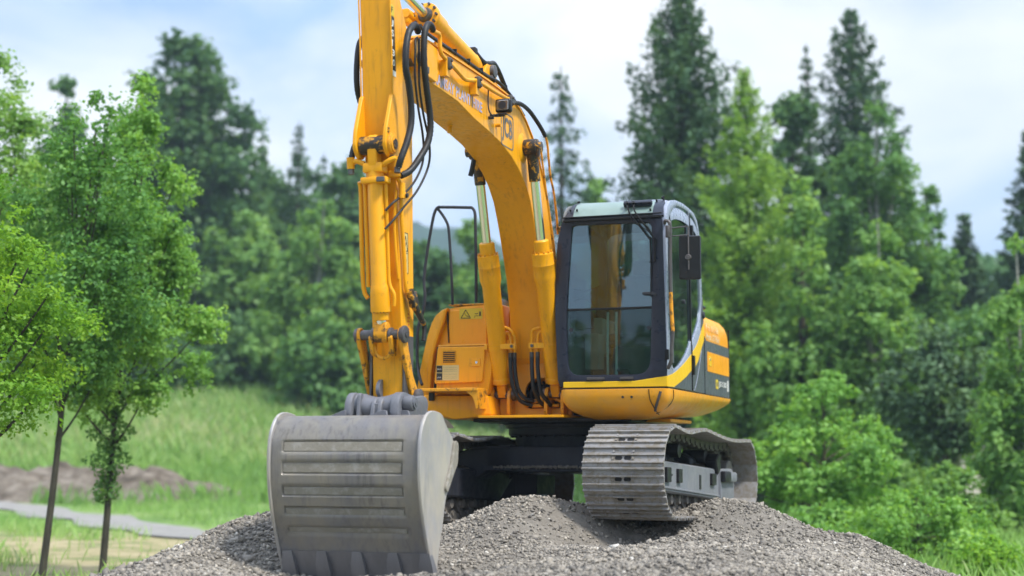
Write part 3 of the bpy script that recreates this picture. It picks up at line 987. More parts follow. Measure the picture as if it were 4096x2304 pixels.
b.build_each('hose_coupling', 'fitting', boom)
b = MB()
b.tube([(1.43, .19, 3.40), (1.39, .20, 3.33), (1.35, .20, 3.2), (1.30, .20, 3.05), (1.19, .20, 2.9), (1.10, .20, 2.66), (1.08, .20, 2.55)], .011, 8)
b.tube([(1.45, .16, 3.26), (1.36, .165, 3.0), (1.24, .165, 2.75), (1.14, .165, 2.5), (1.05, .165, 2.3)], .010, 8)
b.tube([(1.08, .20, 2.60), (1.0, .20, 2.62), (.9, .18, 2.6)], .02, 8)
b.build('pipe', 'yellow_worn', boom)

# ---- dipper arm
SL, SR = -.005, -.235
stick_prof = [(4.47, 4.55), (4.445, 3.79), (4.405, 3.42), (4.375, 3.0), (4.32, 2.6), (4.27, 2.28), (4.215, 1.85), (4.17, 1.45), (4.15, 1.05), (4.15, .90),
              (3.97, .90), (3.955, 1.2), (3.96, 1.7), (3.98, 2.2), (4.0, 2.73), (4.02, 3.365), (4.06, 3.50), (4.13, 3.653), (4.25, 3.823), (4.33, 4.15), (4.36, 4.55)]
b = MB()
b.prism(stick_prof, SR, SL, 'xz', bev=.006)
stick = b.build('dipper_arm', 'yellow', EX)
b = MB()                                        # edge bars of the front plate
for l in (SR - .006, SL + .006):
    b.tube([(4.452, l, 3.79), (4.412, l, 3.42), (4.382, l, 3.0)], .006, 6, smooth=1)
b.build_each('weld_bead', 'yellow', stick)
b = MB()
for l0, l1 in ((-.252, -.222), (-.022, .008)):
    b.prism(round_poly([(4.34, 3.10), (4.40, 3.10), (4.50, 2.82), (4.51, 2.70), (4.44, 2.63), (4.36, 2.64), (4.31, 2.72), (4.30, 2.95)], .04, 5), l0, l1, 'xz', bev=.006)
b.build_each('mount_ear', 'yellow', stick)
b = MB()
b.cyl((4.42, .012, 2.73), (4.42, .040, 2.73), .062, n=28, bev=.006)
b.cyl((4.42, .0, 2.73), (4.42, .030, 2.73), .075, n=28, bev=.006)
b.build('pin_cap', 'yellow_worn', stick)
b = MB()
b.cyl((4.42, .046, 2.73), (4.42, -.27, 2.73), .036, n=24)
b.cyl((4.42, -.03, 2.73), (4.42, -.215, 2.73), .065, n=24)
b.box((4.47, -.0, 2.82), (.03, .03, .04)); b.box((4.41, .02, 2.635), (.05, .04, .02))
b.build('pin', 'greasy', stick)
b = MB()                                        # model strip on the flank
def quad_plate(P, y0, y1, bb):
    bb.prism(P, y0, y1, 'xz')
quad_plate([(4.435, 3.66), (4.362, 3.66), (4.322, 3.275), (4.388, 3.275)], SL, SL + .0025, b)
b.build('decal_strip', 'ink', stick)
b = MB()
quad_plate([(4.388, 3.273), (4.322, 3.273), (4.32, 3.235), (4.385, 3.235)], SL, SL + .0026, b)
b.build('decal_block', 'white_decal', stick)
b = MB()
quad_plate([(4.437, 3.745), (4.368, 3.745), (4.362, 3.664), (4.435, 3.664)], SL, SL + .0026, b)
b.build('decal_block', 'sticker_yellow', stick)
text_mesh('lettering', 'F', 'ink', stick, (4.418, SL, 3.685), (-1, 0, 0), (0, 0, 1), .028, .042, lift=.004)
for k, ch in enumerate('JS130'):
    z = 3.585 - k * .070
    f = 4.418 - k * .0085
    text_mesh('lettering', ch, 'white_decal', stick, (f, SL, z), (-1, 0, 0), (0, 0, 1), .040 if ch != '1' else .018, .048, bold=.02, lift=.004)
# warning label lower down
def sticker(parent, P0, udir, vdir, wd, ht, mat, lift=.0025, name='warning_label'):
    U_, V_ = Vector(udir), Vector(vdir)
    N_ = U_.cross(V_)
    q = [Vector(P0) + U_ * a * wd + V_ * c * ht for a, c in ((0, 0), (1, 0), (1, 1), (0, 1))]
    bb = MB()
    bb.loft([[tuple(p) for p in q], [tuple(p + N_ * lift) for p in q]])
    return bb.build(name, mat, parent), lambda a, c, h: Vector(P0) + U_ * a * wd + V_ * c * ht + N_ * (lift + h)
def strokes(parent, mp, segs, r, mat='ink', name='pictogram'):
    bb = MB()
    for s in segs:
        P = [mp(a, c, 0) for a, c in s]
        for a_, c_ in zip(P, P[1:]):
            bb.cyl(a_, c_, r, n=6)
    return bb.build(name, mat, parent)
st, mpf = sticker(stick, (4.155, SL, 1.85), (-1, 0, 0), (.045, 0, 1), .085, .29, 'sticker_cream')
strokes(st, mpf, [[(.12, .55), (.5, .93), (.88, .55), (.12, .55)], [(.4, .62), (.6, .78)], [(.15, .5), (.85, .5)], [(.6, .15), (.65, .35)], [(.3, .25), (.5, .25)], [(.02, .0), (.98, .0), (.98, 1), (.02, 1), (.02, 0)]], .0028)
b = MB()
b.box((4.085, SL + .002, 1.745), (.012, .004, .085)); b.box((4.085, SL + .002, 1.785), (.026, .004, .02))
b.build('pictogram', 'ink', stick)
b = MB()                                        # worn red stripe of lettering
for k in range(11):
    b.box((4.055 + .0, SL + .0015, 1.56 - k * .026), (.034 if k % 3 else .02, .003, .012), bev=0)
b.build_each('faded_marks', 'red_ink', stick)
# hard pipes beside the cylinder
b = MB()
b.tube([(4.33, .02, 2.50), (4.275, .022, 2.44), (4.25, .022, 2.2), (4.20, .022, 1.95), (4.17, .022, 1.75), (4.12, .022, 1.68)], .015, 10, smooth=3)
b.tube([(4.38, -.25, 2.48), (4.35, -.252, 2.4), (4.33, -.252, 2.07), (4.29, -.252, 1.74), (4.28, -.22, 1.66)], .016, 10, smooth=3)
b.tube([(4.30, .0, 2.42), (4.29, -.02, 2.2), (4.25, -.02, 1.95), (4.21, -.02, 1.8)], .013, 10, smooth=3)
b.build('pipe', 'yellow', stick)
b = MB()
b.box((4.33, .005, 2.53), (.05, .10, .05), bev=.008)
b.cyl((4.30, .045, 2.47), (4.30, .045, 2.36), .022, n=14)
b.cyl((4.29, .02, 2.38), (4.29, .07, 2.38), .022, n=12, bev=.004)
b.build('pipe_manifold', 'yellow', stick)
b = MB()
b.cyl((4.29, .05, 2.38), (4.29, .085, 2.38), .017, n=12, bev=.004)
b.build_each('plug', 'rubber', stick)
# battered elbow hanging at the back of the arm
b = MB()
b.tube([(4.14, .035, 1.72), (4.10, .045, 1.66), (4.06, .05, 1.61), (4.0, .05, 1.57), (3.93, .05, 1.52), (3.90, .05, 1.50)], lambda s: .034 - .016 * s, 10, smooth=3)
b.box((4.10, .05, 1.66), (.09, .05, .10), rot=(0, .5, 0), bev=.012, seg=2)
b.build('swivel_elbow', 'greasy', stick)
b = MB()
b.tube([(3.90, .05, 1.52), (3.885, .05, 1.47), (3.90, .05, 1.38)], .017, 8)
b.build('hose', 'rubber', stick)
b = MB()
b.prism(round_poly([(4.16, 1.10), (4.22, 1.06), (4.235, 1.0), (4.16, .93)], .03), -.178, -.150, 'xz', bev=.004)
b.build('lifting_eye', 'cast_grey', stick)
b = MB()
b.box((4.085, SR - .012, 1.12), (.16, .018, .56)); b.box((4.085, SL + .012, 1.12), (.16, .018, .56))
b.build_each('wear_plate', 'pin_steel', stick)

# ---- bucket cylinder on the face of the arm
C0 = Vector((4.42, -.12, 2.73)); C1 = Vector((4.255, -.12, 1.40)); CD = (C1 - C0).normalized()
b = MB()
T = (C1 - C0).length
b.lathe(C0, C1, [(.13, .050), (.16, .060), (.98, .060), (1.0, .068), (1.05, .072), (1.14, .074), (1.145, .074), (1.18, .072), (1.185, .056), (1.235, .055), (1.24, .04)], 30)
b.prism(round_poly([(4.46, 2.80), (4.40, 2.80), (4.37, 2.70), (4.365, 2.55), (4.45, 2.53), (4.475, 2.7)], .03), -.155, -.085, 'xz', bev=.008)
b.box((4.402, -.12, 2.565), (.11, .15, .07), bev=.01, seg=2)
bcyl = b.build('bucket_cylinder', 'yellow', EX)
b = MB()
b.box((4.415, -.11, 2.475), (.09, .20, .045), bev=.01, seg=2)
b.tube([(4.43, -.05, 2.58), (4.45, .0, 2.60), (4.44, .045, 2.62), (4.42, .06, 2.60)], .019, 10, smooth=3)
b.tube([(4.42, -.2, 2.60), (4.43, -.25, 2.62), (4.42, -.29, 2.61)], .019, 10, smooth=3)
b.cyl((4.42, .06, 2.635), (4.42, .06, 2.56), .028, n=14)
b.cyl((4.43, -.30, 2.65), (4.42, -.30, 2.57), .028, n=14)
b.build('port_manifold', 'yellow', bcyl)
b = MB()
b.cyl((4.42, .06, 2.56), (4.425, .06, 2.52), .023, n=8); b.cyl((4.42, -.30, 2.57), (4.42, -.295, 2.53), .024, n=8)
b.box((4.46, -.05, 2.475), (.03, .06, .035))
b.build_each('hose_coupling', 'fitting', bcyl)
b = MB()
b.tube([tuple(C0 + CD * .25 + Vector((.0, .075, 0))), tuple(C0 + CD * .8 + Vector((.0, .07, 0))), tuple(C0 + CD * .98 + Vector((.0, .072, 0))), tuple(C0 + CD * 1.06 + Vector((0, .105, 0))), tuple(C0 + CD * 1.14 + Vector((0, .10, 0)))], .0135, 10, smooth=3)
b.tube([tuple(C0 + CD * .25 + Vector((.0, -.085, 0))), tuple(C0 + CD * 1.0 + Vector((.0, -.09, 0)))], .015, 10, smooth=1)
b.build('pipe', 'yellow', bcyl)
b = MB()
b.cyl(C0 + CD * 1.23, C0 + CD * 1.30, .036, n=24)
b.build('rod', 'chrome', bcyl)
b = MB()
b.prism(round_poly([(4.30, 1.49), (4.235, 1.49), (4.20, 1.42), (4.215, 1.35), (4.27, 1.34), (4.305, 1.38)], .03), -.17, -.07, 'xz', bev=.006)
b.build('rod_eye', 'yellow_worn', bcyl)
b = MB()
for k in range(5):
    b.cyl(C0 + CD * 1.19 + Vector((.066, -.05 + k * .025, 0)), C0 + CD * 1.19 + Vector((.069, -.05 + k * .025, 0)), .004, n=6)
b.build_each('bolt_row', 'ink', bcyl)

# ---- tipping linkage
b = MB()
b.cyl((4.245, .055, 1.40), (4.245, -.32, 1.40), .036, n=24)
for y in (-.315, -.185, -.055, .03):
    b.cyl((4.245, y - .012, 1.40), (4.245, y + .012, 1.40), .05, n=24, bev=.004)
b.cyl((4.245, .035, 1.40), (4.245, .062, 1.40), .062, n=24, bev=.006)
b.cyl((4.245, .06, 1.40), (4.245, .068, 1.40), .022, n=8)
lpin = b.build('linkage_pin', 'pin_steel', EX)
for l0, l1 in ((.008, .040), (-.312, -.280)):
    b = MB()
    b.prism(round_poly([(4.29, 1.42), (4.26, 1.455), (4.21, 1.45), (4.185, 1.40), (4.06, 1.12), (3.95, 1.0), (3.965, .93), (4.03, .92), (4.09, 1.0), (4.17, 1.16), (4.285, 1.37)], .03), l0, l1, 'xz', bev=.006)
    b.build('tipping_link', 'yellow_worn', lpin)
b = MB()
b.prism(round_poly([(4.20, 1.40), (4.30, 1.39), (4.26, 1.27), (4.20, 1.24)], .03), -.21, -.18, 'xz', bev=.004)
b.prism(round_poly([(4.20, 1.40), (4.30, 1.39), (4.26, 1.27), (4.20, 1.24)], .03), -.06, -.03, 'xz', bev=.004)
b.tube([(4.24, -.19, 1.33), (4.23, -.17, 1.26), (4.225, -.12, 1.235), (4.23, -.07, 1.26), (4.24, -.05, 1.33)], .014, 8)
b.build('guide_link', 'yellow_worn', lpin)
b = MB()
b.cyl((4.01, .085, .965), (4.01, -.335, .965), .045, n=24, bev=.006)
b.cyl((4.01, .040, .965), (4.01, .080, .965), .06, n=24, bev=.006)
b.build('link_pin', 'pin_steel', lpin)

# ---- bucket
KL, KR = .43, -.665
back = [(4.22, .74), (4.34, .79), (4.50, .815), (4.66, .822), (4.745, .805), (4.80, .755), (4.835, .70), (4.858, .643), (4.868, .55), (4.868, .447), (4.858, .35), (4.839, .268), (4.812, .17), (4.777, .088), (4.72, -.03), (4.653, -.179), (4.60, -.30), (4.575, -.36)]
cv = catmull([(p[0], 0, p[1]) for p in back], 8)
grooves = [(.612, .036), (.468, .037), (.318, .030), (.186, .025), (.055, .020)]
ls = [KR + .012, -.60, -.575, -.565, -.4, -.2, 0., .15, .30, .31, .335, KL - .012]
g0, g1 = -.570, .305
tb = bmesh.new()
rows = []
for i, q in enumerate(cv):
    d = (cv[min(i + 1, len(cv) - 1)] - cv[max(i - 1, 0)]).normalized()
    nrm = Vector((d.z, 0, -d.x))          # points into the bucket
    dep = 0
    for gz, gh in grooves:
        if abs(q.z - gz) < gh:
            dep = .016
        elif abs(q.z - gz) < gh + .008:
            dep = max(dep, .008)
    row = []
    for l in ls:
        dd = dep if g0 <= l <= g1 else 0
        row.append(tb.verts.new(q + nrm * (-1 if nrm.x > 0 and False else 1) * dd * (1 if nrm.x < 0 else -1) + Vector((0, l, 0))))
    rows.append(row)
for A, B in zip(rows, rows[1:]):
    for k in range(len(ls) - 1):
        tb.faces.new((A[k], A[k + 1], B[k + 1], B[k]))
r0 = bmesh.ops.solidify(tb, geom=list(tb.faces), thickness=.02)
bmesh.ops.recalc_face_normals(tb, faces=tb.faces)
b = MB(); b._merge(tb)
bucket = b.build('bucket', 'bucket_steel', EX, angle=40)
tag(bucket, 'worn grey digging bucket turned with its ribbed back to the viewer')
sidep = [(4.50, .825), (4.60, .845), (4.70, .845), (4.785, .81), (4.85, .73), (4.882, .62), (4.884, .45), (4.856, .27), (4.792, .085), (4.67, -.18), (4.59, -.36), (4.55, -.33), (4.575, -.185), (4.478, .11), (4.43, .256), (4.30, .45), (4.27, .52), (4.262, .61), (4.31, .67), (4.444, .77)]
for l0, l1 in ((KL - .012, KL + .010), (KR - .010, KR + .012)):
    b = MB()
    b.prism([(p.x, p.z) for p in catmull([(q[0], 0, q[1]) for q in sidep], 4, True)], l0, l1, 'xz', bev=.004)
    b.build('side_plate', 'bucket_steel', bucket)
b = MB()                                         # side cutter on the open edge
b.prism(round_poly([(4.44, .30), (4.33, .42), (4.25, .50), (4.24, .64), (4.30, .66), (4.36, .50), (4.47, .33)], .03), KL + .010, KL + .028, 'xz', bev=.003)
b.build('side_cutter', 'bucket_mud', bucket)
for gz, gh in grooves:                            # packed dirt in the channels
    ix = min(range(len(cv)), key=lambda i_: abs(cv[i_].z - gz))
    q = cv[ix]; d = (cv[ix + 1] - cv[ix - 1]).normalized()
    b = MB()
    M_ = Matrix.Translation(q + Vector((-.0150, (g0 + g1) / 2, 0))) @ Matrix.Rotation(math.atan2(d.x, d.z) , 4, 'Y')
    b.box((0, 0, 0), (.012, g1 - g0 - .01, gh * 1.75), bev=.003)
    b.bm.transform(M_)
    b.build('packed_dirt', 'bucket_mud', bucket)
b = MB()
lp = [(q.x, q.z) for q in cv if q.z < -.075]
for k_ in (1,):
    lo = []
    for q in lp:
        lo.append([(q[0] + .010, KR + .03, q[1]), (q[0] + .010, KL - .03, q[1]), (q[0] - .004, KL - .03, q[1]), (q[0] - .004, KR + .03, q[1])])
    b.loft(lo)
b.build('lip_plate', 'bucket_dark', bucket)
for l in (-.60, -.345, -.085, .175, .405):
    b = MB()
    b.loft([[(4.715, l - .032, -.085), (4.715, l + .032, -.085), (4.67, l + .034, -.085), (4.67, l - .034, -.085)],
            [(4.70, l - .048, -.17), (4.70, l + .048, -.17), (4.64, l + .05, -.17), (4.64, l - .05, -.17)],
            [(4.66, l - .05, -.26), (4.66, l + .05, -.26), (4.58, l + .05, -.26), (4.58, l - .05, -.26)],
            [(4.59, l - .035, -.42), (4.59, l + .035, -.42), (4.56, l + .035, -.42), (4.56, l - .035, -.42)]])
    b.build('tooth', 'bucket_dark', bucket)
# hinge bracket (saddle and ears)
b = MB()
sad = []
for k in range(17):
    l = -.255 + k * (.30 / 16)
    u = (l + .105) / .15
    zt = .958 + .028 * u * u
    ring_ = []
    for a in range(13):
        th = PI * (a / 12) - PI / 2
        ring_.append((4.36 + .085 * math.cos(th), l, (zt - .08) + .08 * math.sin(th)))
    ring_ = [(4.22, l, zt - .2)] + [(4.40, l, zt - .20)] + ring_[1:] + [(4.22, l, zt)]
    sad.append(ring_)
b.loft(sad)
hb = b.build('hinge_bracket', 'cast_grey', bucket)
for l0, l1, rr in ((-.30, -.245, .10), (.045, .11, .10)):
    b = MB()
    b.prism(round_poly([(4.50, .80), (4.48, .93), (4.42, .99), (4.32, .985), (4.18, .96), (4.0, .98), (3.93, .93), (3.98, .80)], .05, 5), l0, l1, 'xz', bev=.012, seg=2)
    b.build_each('hinge_ear', 'cast_grey', hb)
b = MB()
b.prism(round_poly([(4.49, .80), (4.47, .90), (4.44, .945), (4.38, .95), (4.34, .80)], .03, 4), -.105, -.075, 'xz', bev=.006)
b.prism(round_poly([(4.49, .80), (4.47, .90), (4.44, .945), (4.38, .95), (4.34, .80)], .03, 4), -.055, -.025, 'xz', bev=.006)
b.box((4.44, -.065, .86), (.05, .05, .10))
b.prism(round_poly([(4.475, .80), (4.45, .98), (4.40, .985), (4.40, .80)], .02, 4), -.215, -.19, 'xz', bev=.004)
b.build_each('lock_lug', 'cast_grey', hb)
b = MB()
b.cyl((4.38, .11, .91), (4.38, .185, .91), .055, n=24, bev=.012)
b.cyl((4.38, .185, .91), (4.38, .196, .91), .038, n=20)
b.cyl((4.38, .196, .91), (4.38, .202, .91), .02, n=8)
b.cyl((4.34, -.33, .865), (4.34, -.24, .865), .045, n=20, bev=.008)
b.build_each('hinge_boss', 'cast_grey', hb)
b = MB()
b.prism([(-.40, .815), (-.275, .862), (-.262, .862), (-.262, .80), (-.40, .80)], 4.52, 4.545, 'yz', bev=.002)
b.prism([(-.11, .815), (.02, .862), (.045, .855), (.055, .80), (-.11, .80)], 4.52, 4.545, 'yz', bev=.002)
b.prism([(.04, .80), (.04, .86), (.16, .86), (.185, .80)], 4.42, 4.44, 'yz', bev=.002)
b.build_each('gusset', 'cast_grey', hb)

# ---- hoses from boom to arm
def hose(path, r, parent=stick, ribs=0.0, mat='rubber', n=12):
    bb = MB()
    bb.tube(path, r, n, smooth=8, ribs=ribs)
    return bb.build('hose', mat, parent, angle=80 if not ribs else 60)
hose([(4.16, .10, 3.60), (4.24, .11, 3.625), (4.31, .12, 3.60), (4.385, .12, 3.53), (4.43, .12, 3.40), (4.43, .12, 3.26), (4.375, .12, 3.16), (4.33, .12, 3.02), (4.33, .12, 2.88), (4.38, .11, 2.74), (4.43, .09, 2.62), (4.43, .07, 2.555)], .024, ribs=.06)
hose([(3.98, .14, 3.66), (4.06, .155, 3.675), (4.14, .16, 3.65), (4.19, .16, 3.56), (4.195, .16, 3.38), (4.14, .16, 3.18), (4.08, .16, 3.02), (4.065, .16, 2.90), (4.10, .15, 2.78), (4.18, .12, 2.66), (4.27, .09, 2.56), (4.34, .05, 2.515)], .024, ribs=.06)
hose([(4.13, .08, 3.57), (4.19, .09, 3.53), (4.215, .10, 3.44), (4.215, .10, 3.25), (4.15, .10, 3.04), (4.07, .10, 2.88), (4.02, .09, 2.76), (4.03, .08, 2.64), (4.13, .06, 2.50), (4.28, .03, 2.38), (4.36, .0, 2.32), (4.40, -.04, 2.26)], .0085)
hose([(4.12, .09, 3.56), (4.17, .11, 3.5), (4.19, .12, 3.40), (4.18, .12, 3.2), (4.10, .12, 3.0), (4.00, .12, 2.85), (3.95, .11, 2.72), (3.97, .09, 2.6), (4.10, .07, 2.44), (4.25, .04, 2.31), (4.35, .0, 2.20), (4.40, -.04, 2.13)], .0085)
hose([(4.2, -.30, 3.60), (4.28, -.31, 3.52), (4.32, -.31, 3.36), (4.315, -.31, 3.2), (4.26, -.31, 3.1), (4.20, -.30, 3.03), (4.28, -.30, 2.85), (4.38, -.30, 2.72), (4.42, -.30, 2.62)], .022, ribs=.06)

# ---- boom cylinders
for y in (.14, -.375):
    F0 = Vector((.955, y, 1.10)); F1 = Vector((1.66, y, 3.245)); D_ = (F1 - F0).normalized()
    b = MB()
    top = 1.44
    b.lathe(F0, F1, [(.10, .045), (.115, .084), (.13, .088), (.16, .088), (.165, .082), (1.02, .082), (1.08, .097), (1.10, .098), (1.20, .098), (1.205, .101), (1.215, .098), (1.30, .098), (1.31, .098), (1.315, .085), (1.32, .072), (1.42, .070), (1.43, .06)], 32)
    b.box(tuple(F0 + D_ * .06), (.07, .085, .16), rot=(0, math.atan2(D_.x, D_.z), 0), bev=.012, seg=2)
    bc = b.build('boom_cylinder', 'yellow', EX)
    b = MB()
    b.cyl(F0 + D_ * 1.4, F1 - D_ * .08, .041, n=28)
    b.build('rod', 'chrome', bc)
    b = MB()
    b.cyl(F1 - D_ * .30, F1 - D_ * .02, .050, n=20)
    b.cyl(F1 + Vector((0, -.045, 0)), F1 + Vector((0, .045, 0)), .072, n=24, bev=.01)
    b.build('rod_eye', 'greasy', bc)
    b = MB()
    qm = D_.to_track_quat('Z', 'Y').to_matrix()
    for k in range(12):
        a = 2 * PI * k / 12
        o_ = F0 + D_ * 1.325 + qm @ Vector((.086 * math.cos(a), .086 * math.sin(a), 0))
        b.cyl(o_ - D_ * .012, o_ + D_ * .008, .009, n=6)
    b.build_each('gland_bolts', 'yellow_worn', bc)
    s = 1 if y < 0 else -1
    b = MB()
    b.lathe(F0 + D_ * .43, F0 + D_ * .48, [(0, .084), (0, .089), (.05, .089), (.05, .084)], 28)
    b.box(tuple(F0 + D_ * .455 + Vector((.05, s * .12, 0))), (.05, .15, .05), bev=.004)
    b.box(tuple(F0 + D_ * .455 + Vector((.04, -s * .095, 0))), (.05, .03, .05), bev=.004)
    b.build('clamp_band', 'yellow', bc)
    b = MB()
    b.cyl(tuple(F0 + D_ * .455 + Vector((.07, s * .16, 0))), tuple(F0 + D_ * .455 + Vector((.085, s * .16, 0))), .016, n=6)
    b.build_each('bolt', 'fitting', bc)
    b = MB()
    if y < 0:
        P1 = [(1.10, -.37, 1.72), (1.10, -.30, 1.71), (1.09, -.25, 1.68), (1.06, -.225, 1.60), (1.06, -.225, 1.47)]
        P2 = [(1.05, -.33, 1.61), (1.07, -.31, 1.655), (1.07, -.285, 1.66), (1.07, -.265, 1.61), (1.07, -.262, 1.47)]
    else:
        P1 = [(1.12, .13, 1.715), (1.12, .0, 1.69), (1.11, -.035, 1.67), (1.10, -.046, 1.62), (1.10, -.046, 1.47)]
        P2 = [(1.12, .09, 1.60), (1.12, .085, 1.635), (1.12, .05, 1.66), (1.11, .018, 1.62), (1.11, .014, 1.47)]
    b.tube(P1, .015, 10, smooth=4); b.tube(P2, .015, 10, smooth=4)
    b.build('pipe', 'yellow', bc)
    b = MB()
    b.tube([(P1[-1][0], P1[-1][1], 1.48), (P1[-1][0], P1[-1][1], 1.40)], .02, 8, smooth=1); b.tube([(P2[-1][0], P2[-1][1], 1.48), (P2[-1][0], P2[-1][1], 1.40)], .02, 8, smooth=1)
    b.build_each('hose_coupling', 'fitting', bc)
    if y < 0:
        hose([(1.06, -.225, 1.44), (1.07, -.215, 1.30), (1.06, -.19, 1.15), (1.03, -.13, 1.06), (.98, -.07, 1.04)], .019, bc)
        hose([(1.07, -.262, 1.44), (1.09, -.25, 1.30), (1.08, -.225, 1.14), (1.04, -.17, 1.04), (.98, -.08, 1.0)], .019, bc)
        hose([(1.02, -.30, 1.60), (1.06, -.28, 1.40), (1.05, -.27, 1.3)], .016, bc, mat='yellow')
    else:
        hose([(1.10, -.046, 1.44), (1.11, -.04, 1.30), (1.09, -.03, 1.15), (1.02, -.0, 1.04), (.96, .03, 1.0)], .019, bc)
        hose([(1.11, .014, 1.44), (1.12, .02, 1.30), (1.10, .04, 1.12), (1.04, .08, 1.04), (.97, .09, 1.0)], .019, bc)

# ---- base frame with cylinder feet and valve bay
b = MB()
b.box((.30, -.10, .896), (1.94, .80, .022), bev=.002)
base = b.build('base_frame', 'yellow', EX)
b = MB(); b.box((.25, .1, .868), (1.5, 1.5, .03), bev=.004); b.build('belly_plate', 'black_paint', base)
for l in (-.462, -.295, .062, .218):
    b = MB()
    b.prism(round_poly([(1.03, .905), (1.035, 1.08), (.99, 1.165), (.91, 1.165), (.82, 1.05), (.70, .905)], .05), l - .016, l + .016, 'xz', bev=.004)
    b.build('foot_bracket', 'yellow_worn', base)
b = MB()
b.cyl((.955, -.49, 1.10), (.955, -.265, 1.10), .035, n=20); b.cyl((.955, .03, 1.10), (.955, .25, 1.10), .035, n=20)
for l in (-.27, .035):
    b.cyl((.955, l - .015, 1.10), (.955, l + .025, 1.10), .055, n=20, bev=.004)
b.build_each('foot_pin', 'pin_steel', base)
b = MB()
outer = [(-.42, .91), (.27, .91), (.27, 1.37), (.22, 1.39), (-.28, 1.39), (-.42, 1.30)]
inner = round_poly([(-.175, .975), (.20, .975), (.20, 1.255), (-.10, 1.255), (-.175, 1.18)], .05)
c_ = (-.02, 1.12)
b.ring_plate(resample(outer, 72, c_), resample(inner, 72, c_), .86, .90, 'yz')
b.box((.62, -.07, 1.40), (.54, .66, .02), bev=.004)
b.box((.62, -.41, 1.15), (.54, .02, .48), bev=.002)
b.build('valve_bay', 'yellow_skirt', base)
b = MB()
b.box((.45, -.05, 1.12), (.04, .64, .50), bev=0)
b.box((.66, -.05, 1.10), (.12, .30, .22), bev=.01)
for k in range(7):
    b.cyl((.72, -.16 + k * .05, 1.02 + .03 * (k % 3)), (.84, -.15 + k * .05, 1.04 + .03 * (k % 3)), .018, n=10, bev=.002)
b.build('control_valve', 'black_paint', base)
b = MB()
rs = random.Random(4)
for k in range(6):
    y0 = -.15 + .06 * k
    b.tube([(.80, y0, 1.22), (.86, y0 + rs.uniform(-.04, .04), 1.16), (.87, y0 + rs.uniform(-.05, .05), 1.08), (.85, y0 + rs.uniform(-.06, .06), 1.0)], .013, 8)
b.build('hose_bundle', 'rubber', base)
b = MB()
b.tube([(.90, -.17, 1.0), (.93, -.10, 1.03), (.92, -.02, 1.05), (.90, .03, 1.03)], .022, 8); b.cyl((.93, -.10, 1.0), (.93, .02, 1.0), .018, n=10)
b.tube([(.92, .02, 1.06), (.93, .10, 1.07), (.92, .17, 1.04)], .018, 8); b.cyl((.93, .05, 1.0), (.93, .16, 1.0), .017, n=10)
b.cyl((.93, .0, .99), (.93, .0, 1.10), .022, n=10)
b.build('pipe', 'yellow_worn', base)

# ---- house: right-hand body (far side from the cab)
out_r = [(-.42, 1.955), (-.572, 1.958), (-.80, 1.948), (-.936, 1.932), (-1.0, 1.908), (-1.06, 1.86), (-1.102, 1.79), (-1.14, 1.68), (-1.171, 1.554), (-1.196, 1.44), (-1.22, 1.33), (-1.240, 1.20), (-1.247, 1.12), (-1.235, 1.05), (-1.193, .985), (-1.09, .925), (-.948, .884), (-.689, .868), (-.42, .866)]
b = MB()
b.prism(out_r, -.5, .86, 'yz', bev=.02, seg=2)
house = b.build('body', 'yellow_body', EX)
b = MB()
inn_r = [(-.95, 1.90), (-.975, 1.80), (-1.03, 1.66), (-1.075, 1.50), (-1.10, 1.30), (-1.107, 1.10)]
cowl = out_r[3:13] + inn_r[::-1]
b.prism(cowl, .85, .93, 'yz', bev=.018, seg=2)
b.build('corner_cowl', 'yellow_body', house)
b = MB()
b.prism(round_poly([(-.56, .96), (-.56, 1.92), (-.935, 1.905), (-.958, 1.60), (-1.0, 1.55), (-1.0, .96)], .015), .85, .885, 'yz', bev=.006)
b.build('front_panel', 'yellow_body', house)
b = MB()
b.box((.87, -.545, 1.84), (.02, .022, .17), bev=.003)
b.box((.885, -.945, 1.75), (.03, .010, .30), bev=.002, rot=(0.06, 0, 0))
b.box((.925, -1.045, 1.35), (.035, .016, .42), bev=.002, rot=(-.08, 0, 0))
b.build_each('seam', 'black_trim', house)
b = MB()
b.box((.60, -.73, 1.962), (.5, .45, .014), bev=.003)
b.build('anti_slip_deck', 'yellow_worn', house)
st, mpf = sticker(house, (.886, -.832, 1.82), (0, 1, 0), (0, 0, 1), .23, .10, 'sticker_yellow')
strokes(st, mpf, [[(.07, .1), (.27, .88), (.48, .1), (.07, .1)]], .0035)
strokes(st, mpf, [[(.22, .58), (.28, .35), (.40, .25)], [(.30, .3), (.42, .22)], [(.68, .48), (.80, .48)], [(.68, .48), (.71, .54)], [(.80, .48), (.77, .54)], [(.66, .12), (.66, .28), (.95, .28)], [(.90, .28), (.90, .62)]], .0022)
b = MB(); b.cyl(mpf(.90, .62, -.001), mpf(.90, .62, .003), .008, n=12); b.box(tuple(mpf(.90, .46, 0)), (.004, .016, .035), bev=0); b.build('pictogram', 'ink', st)
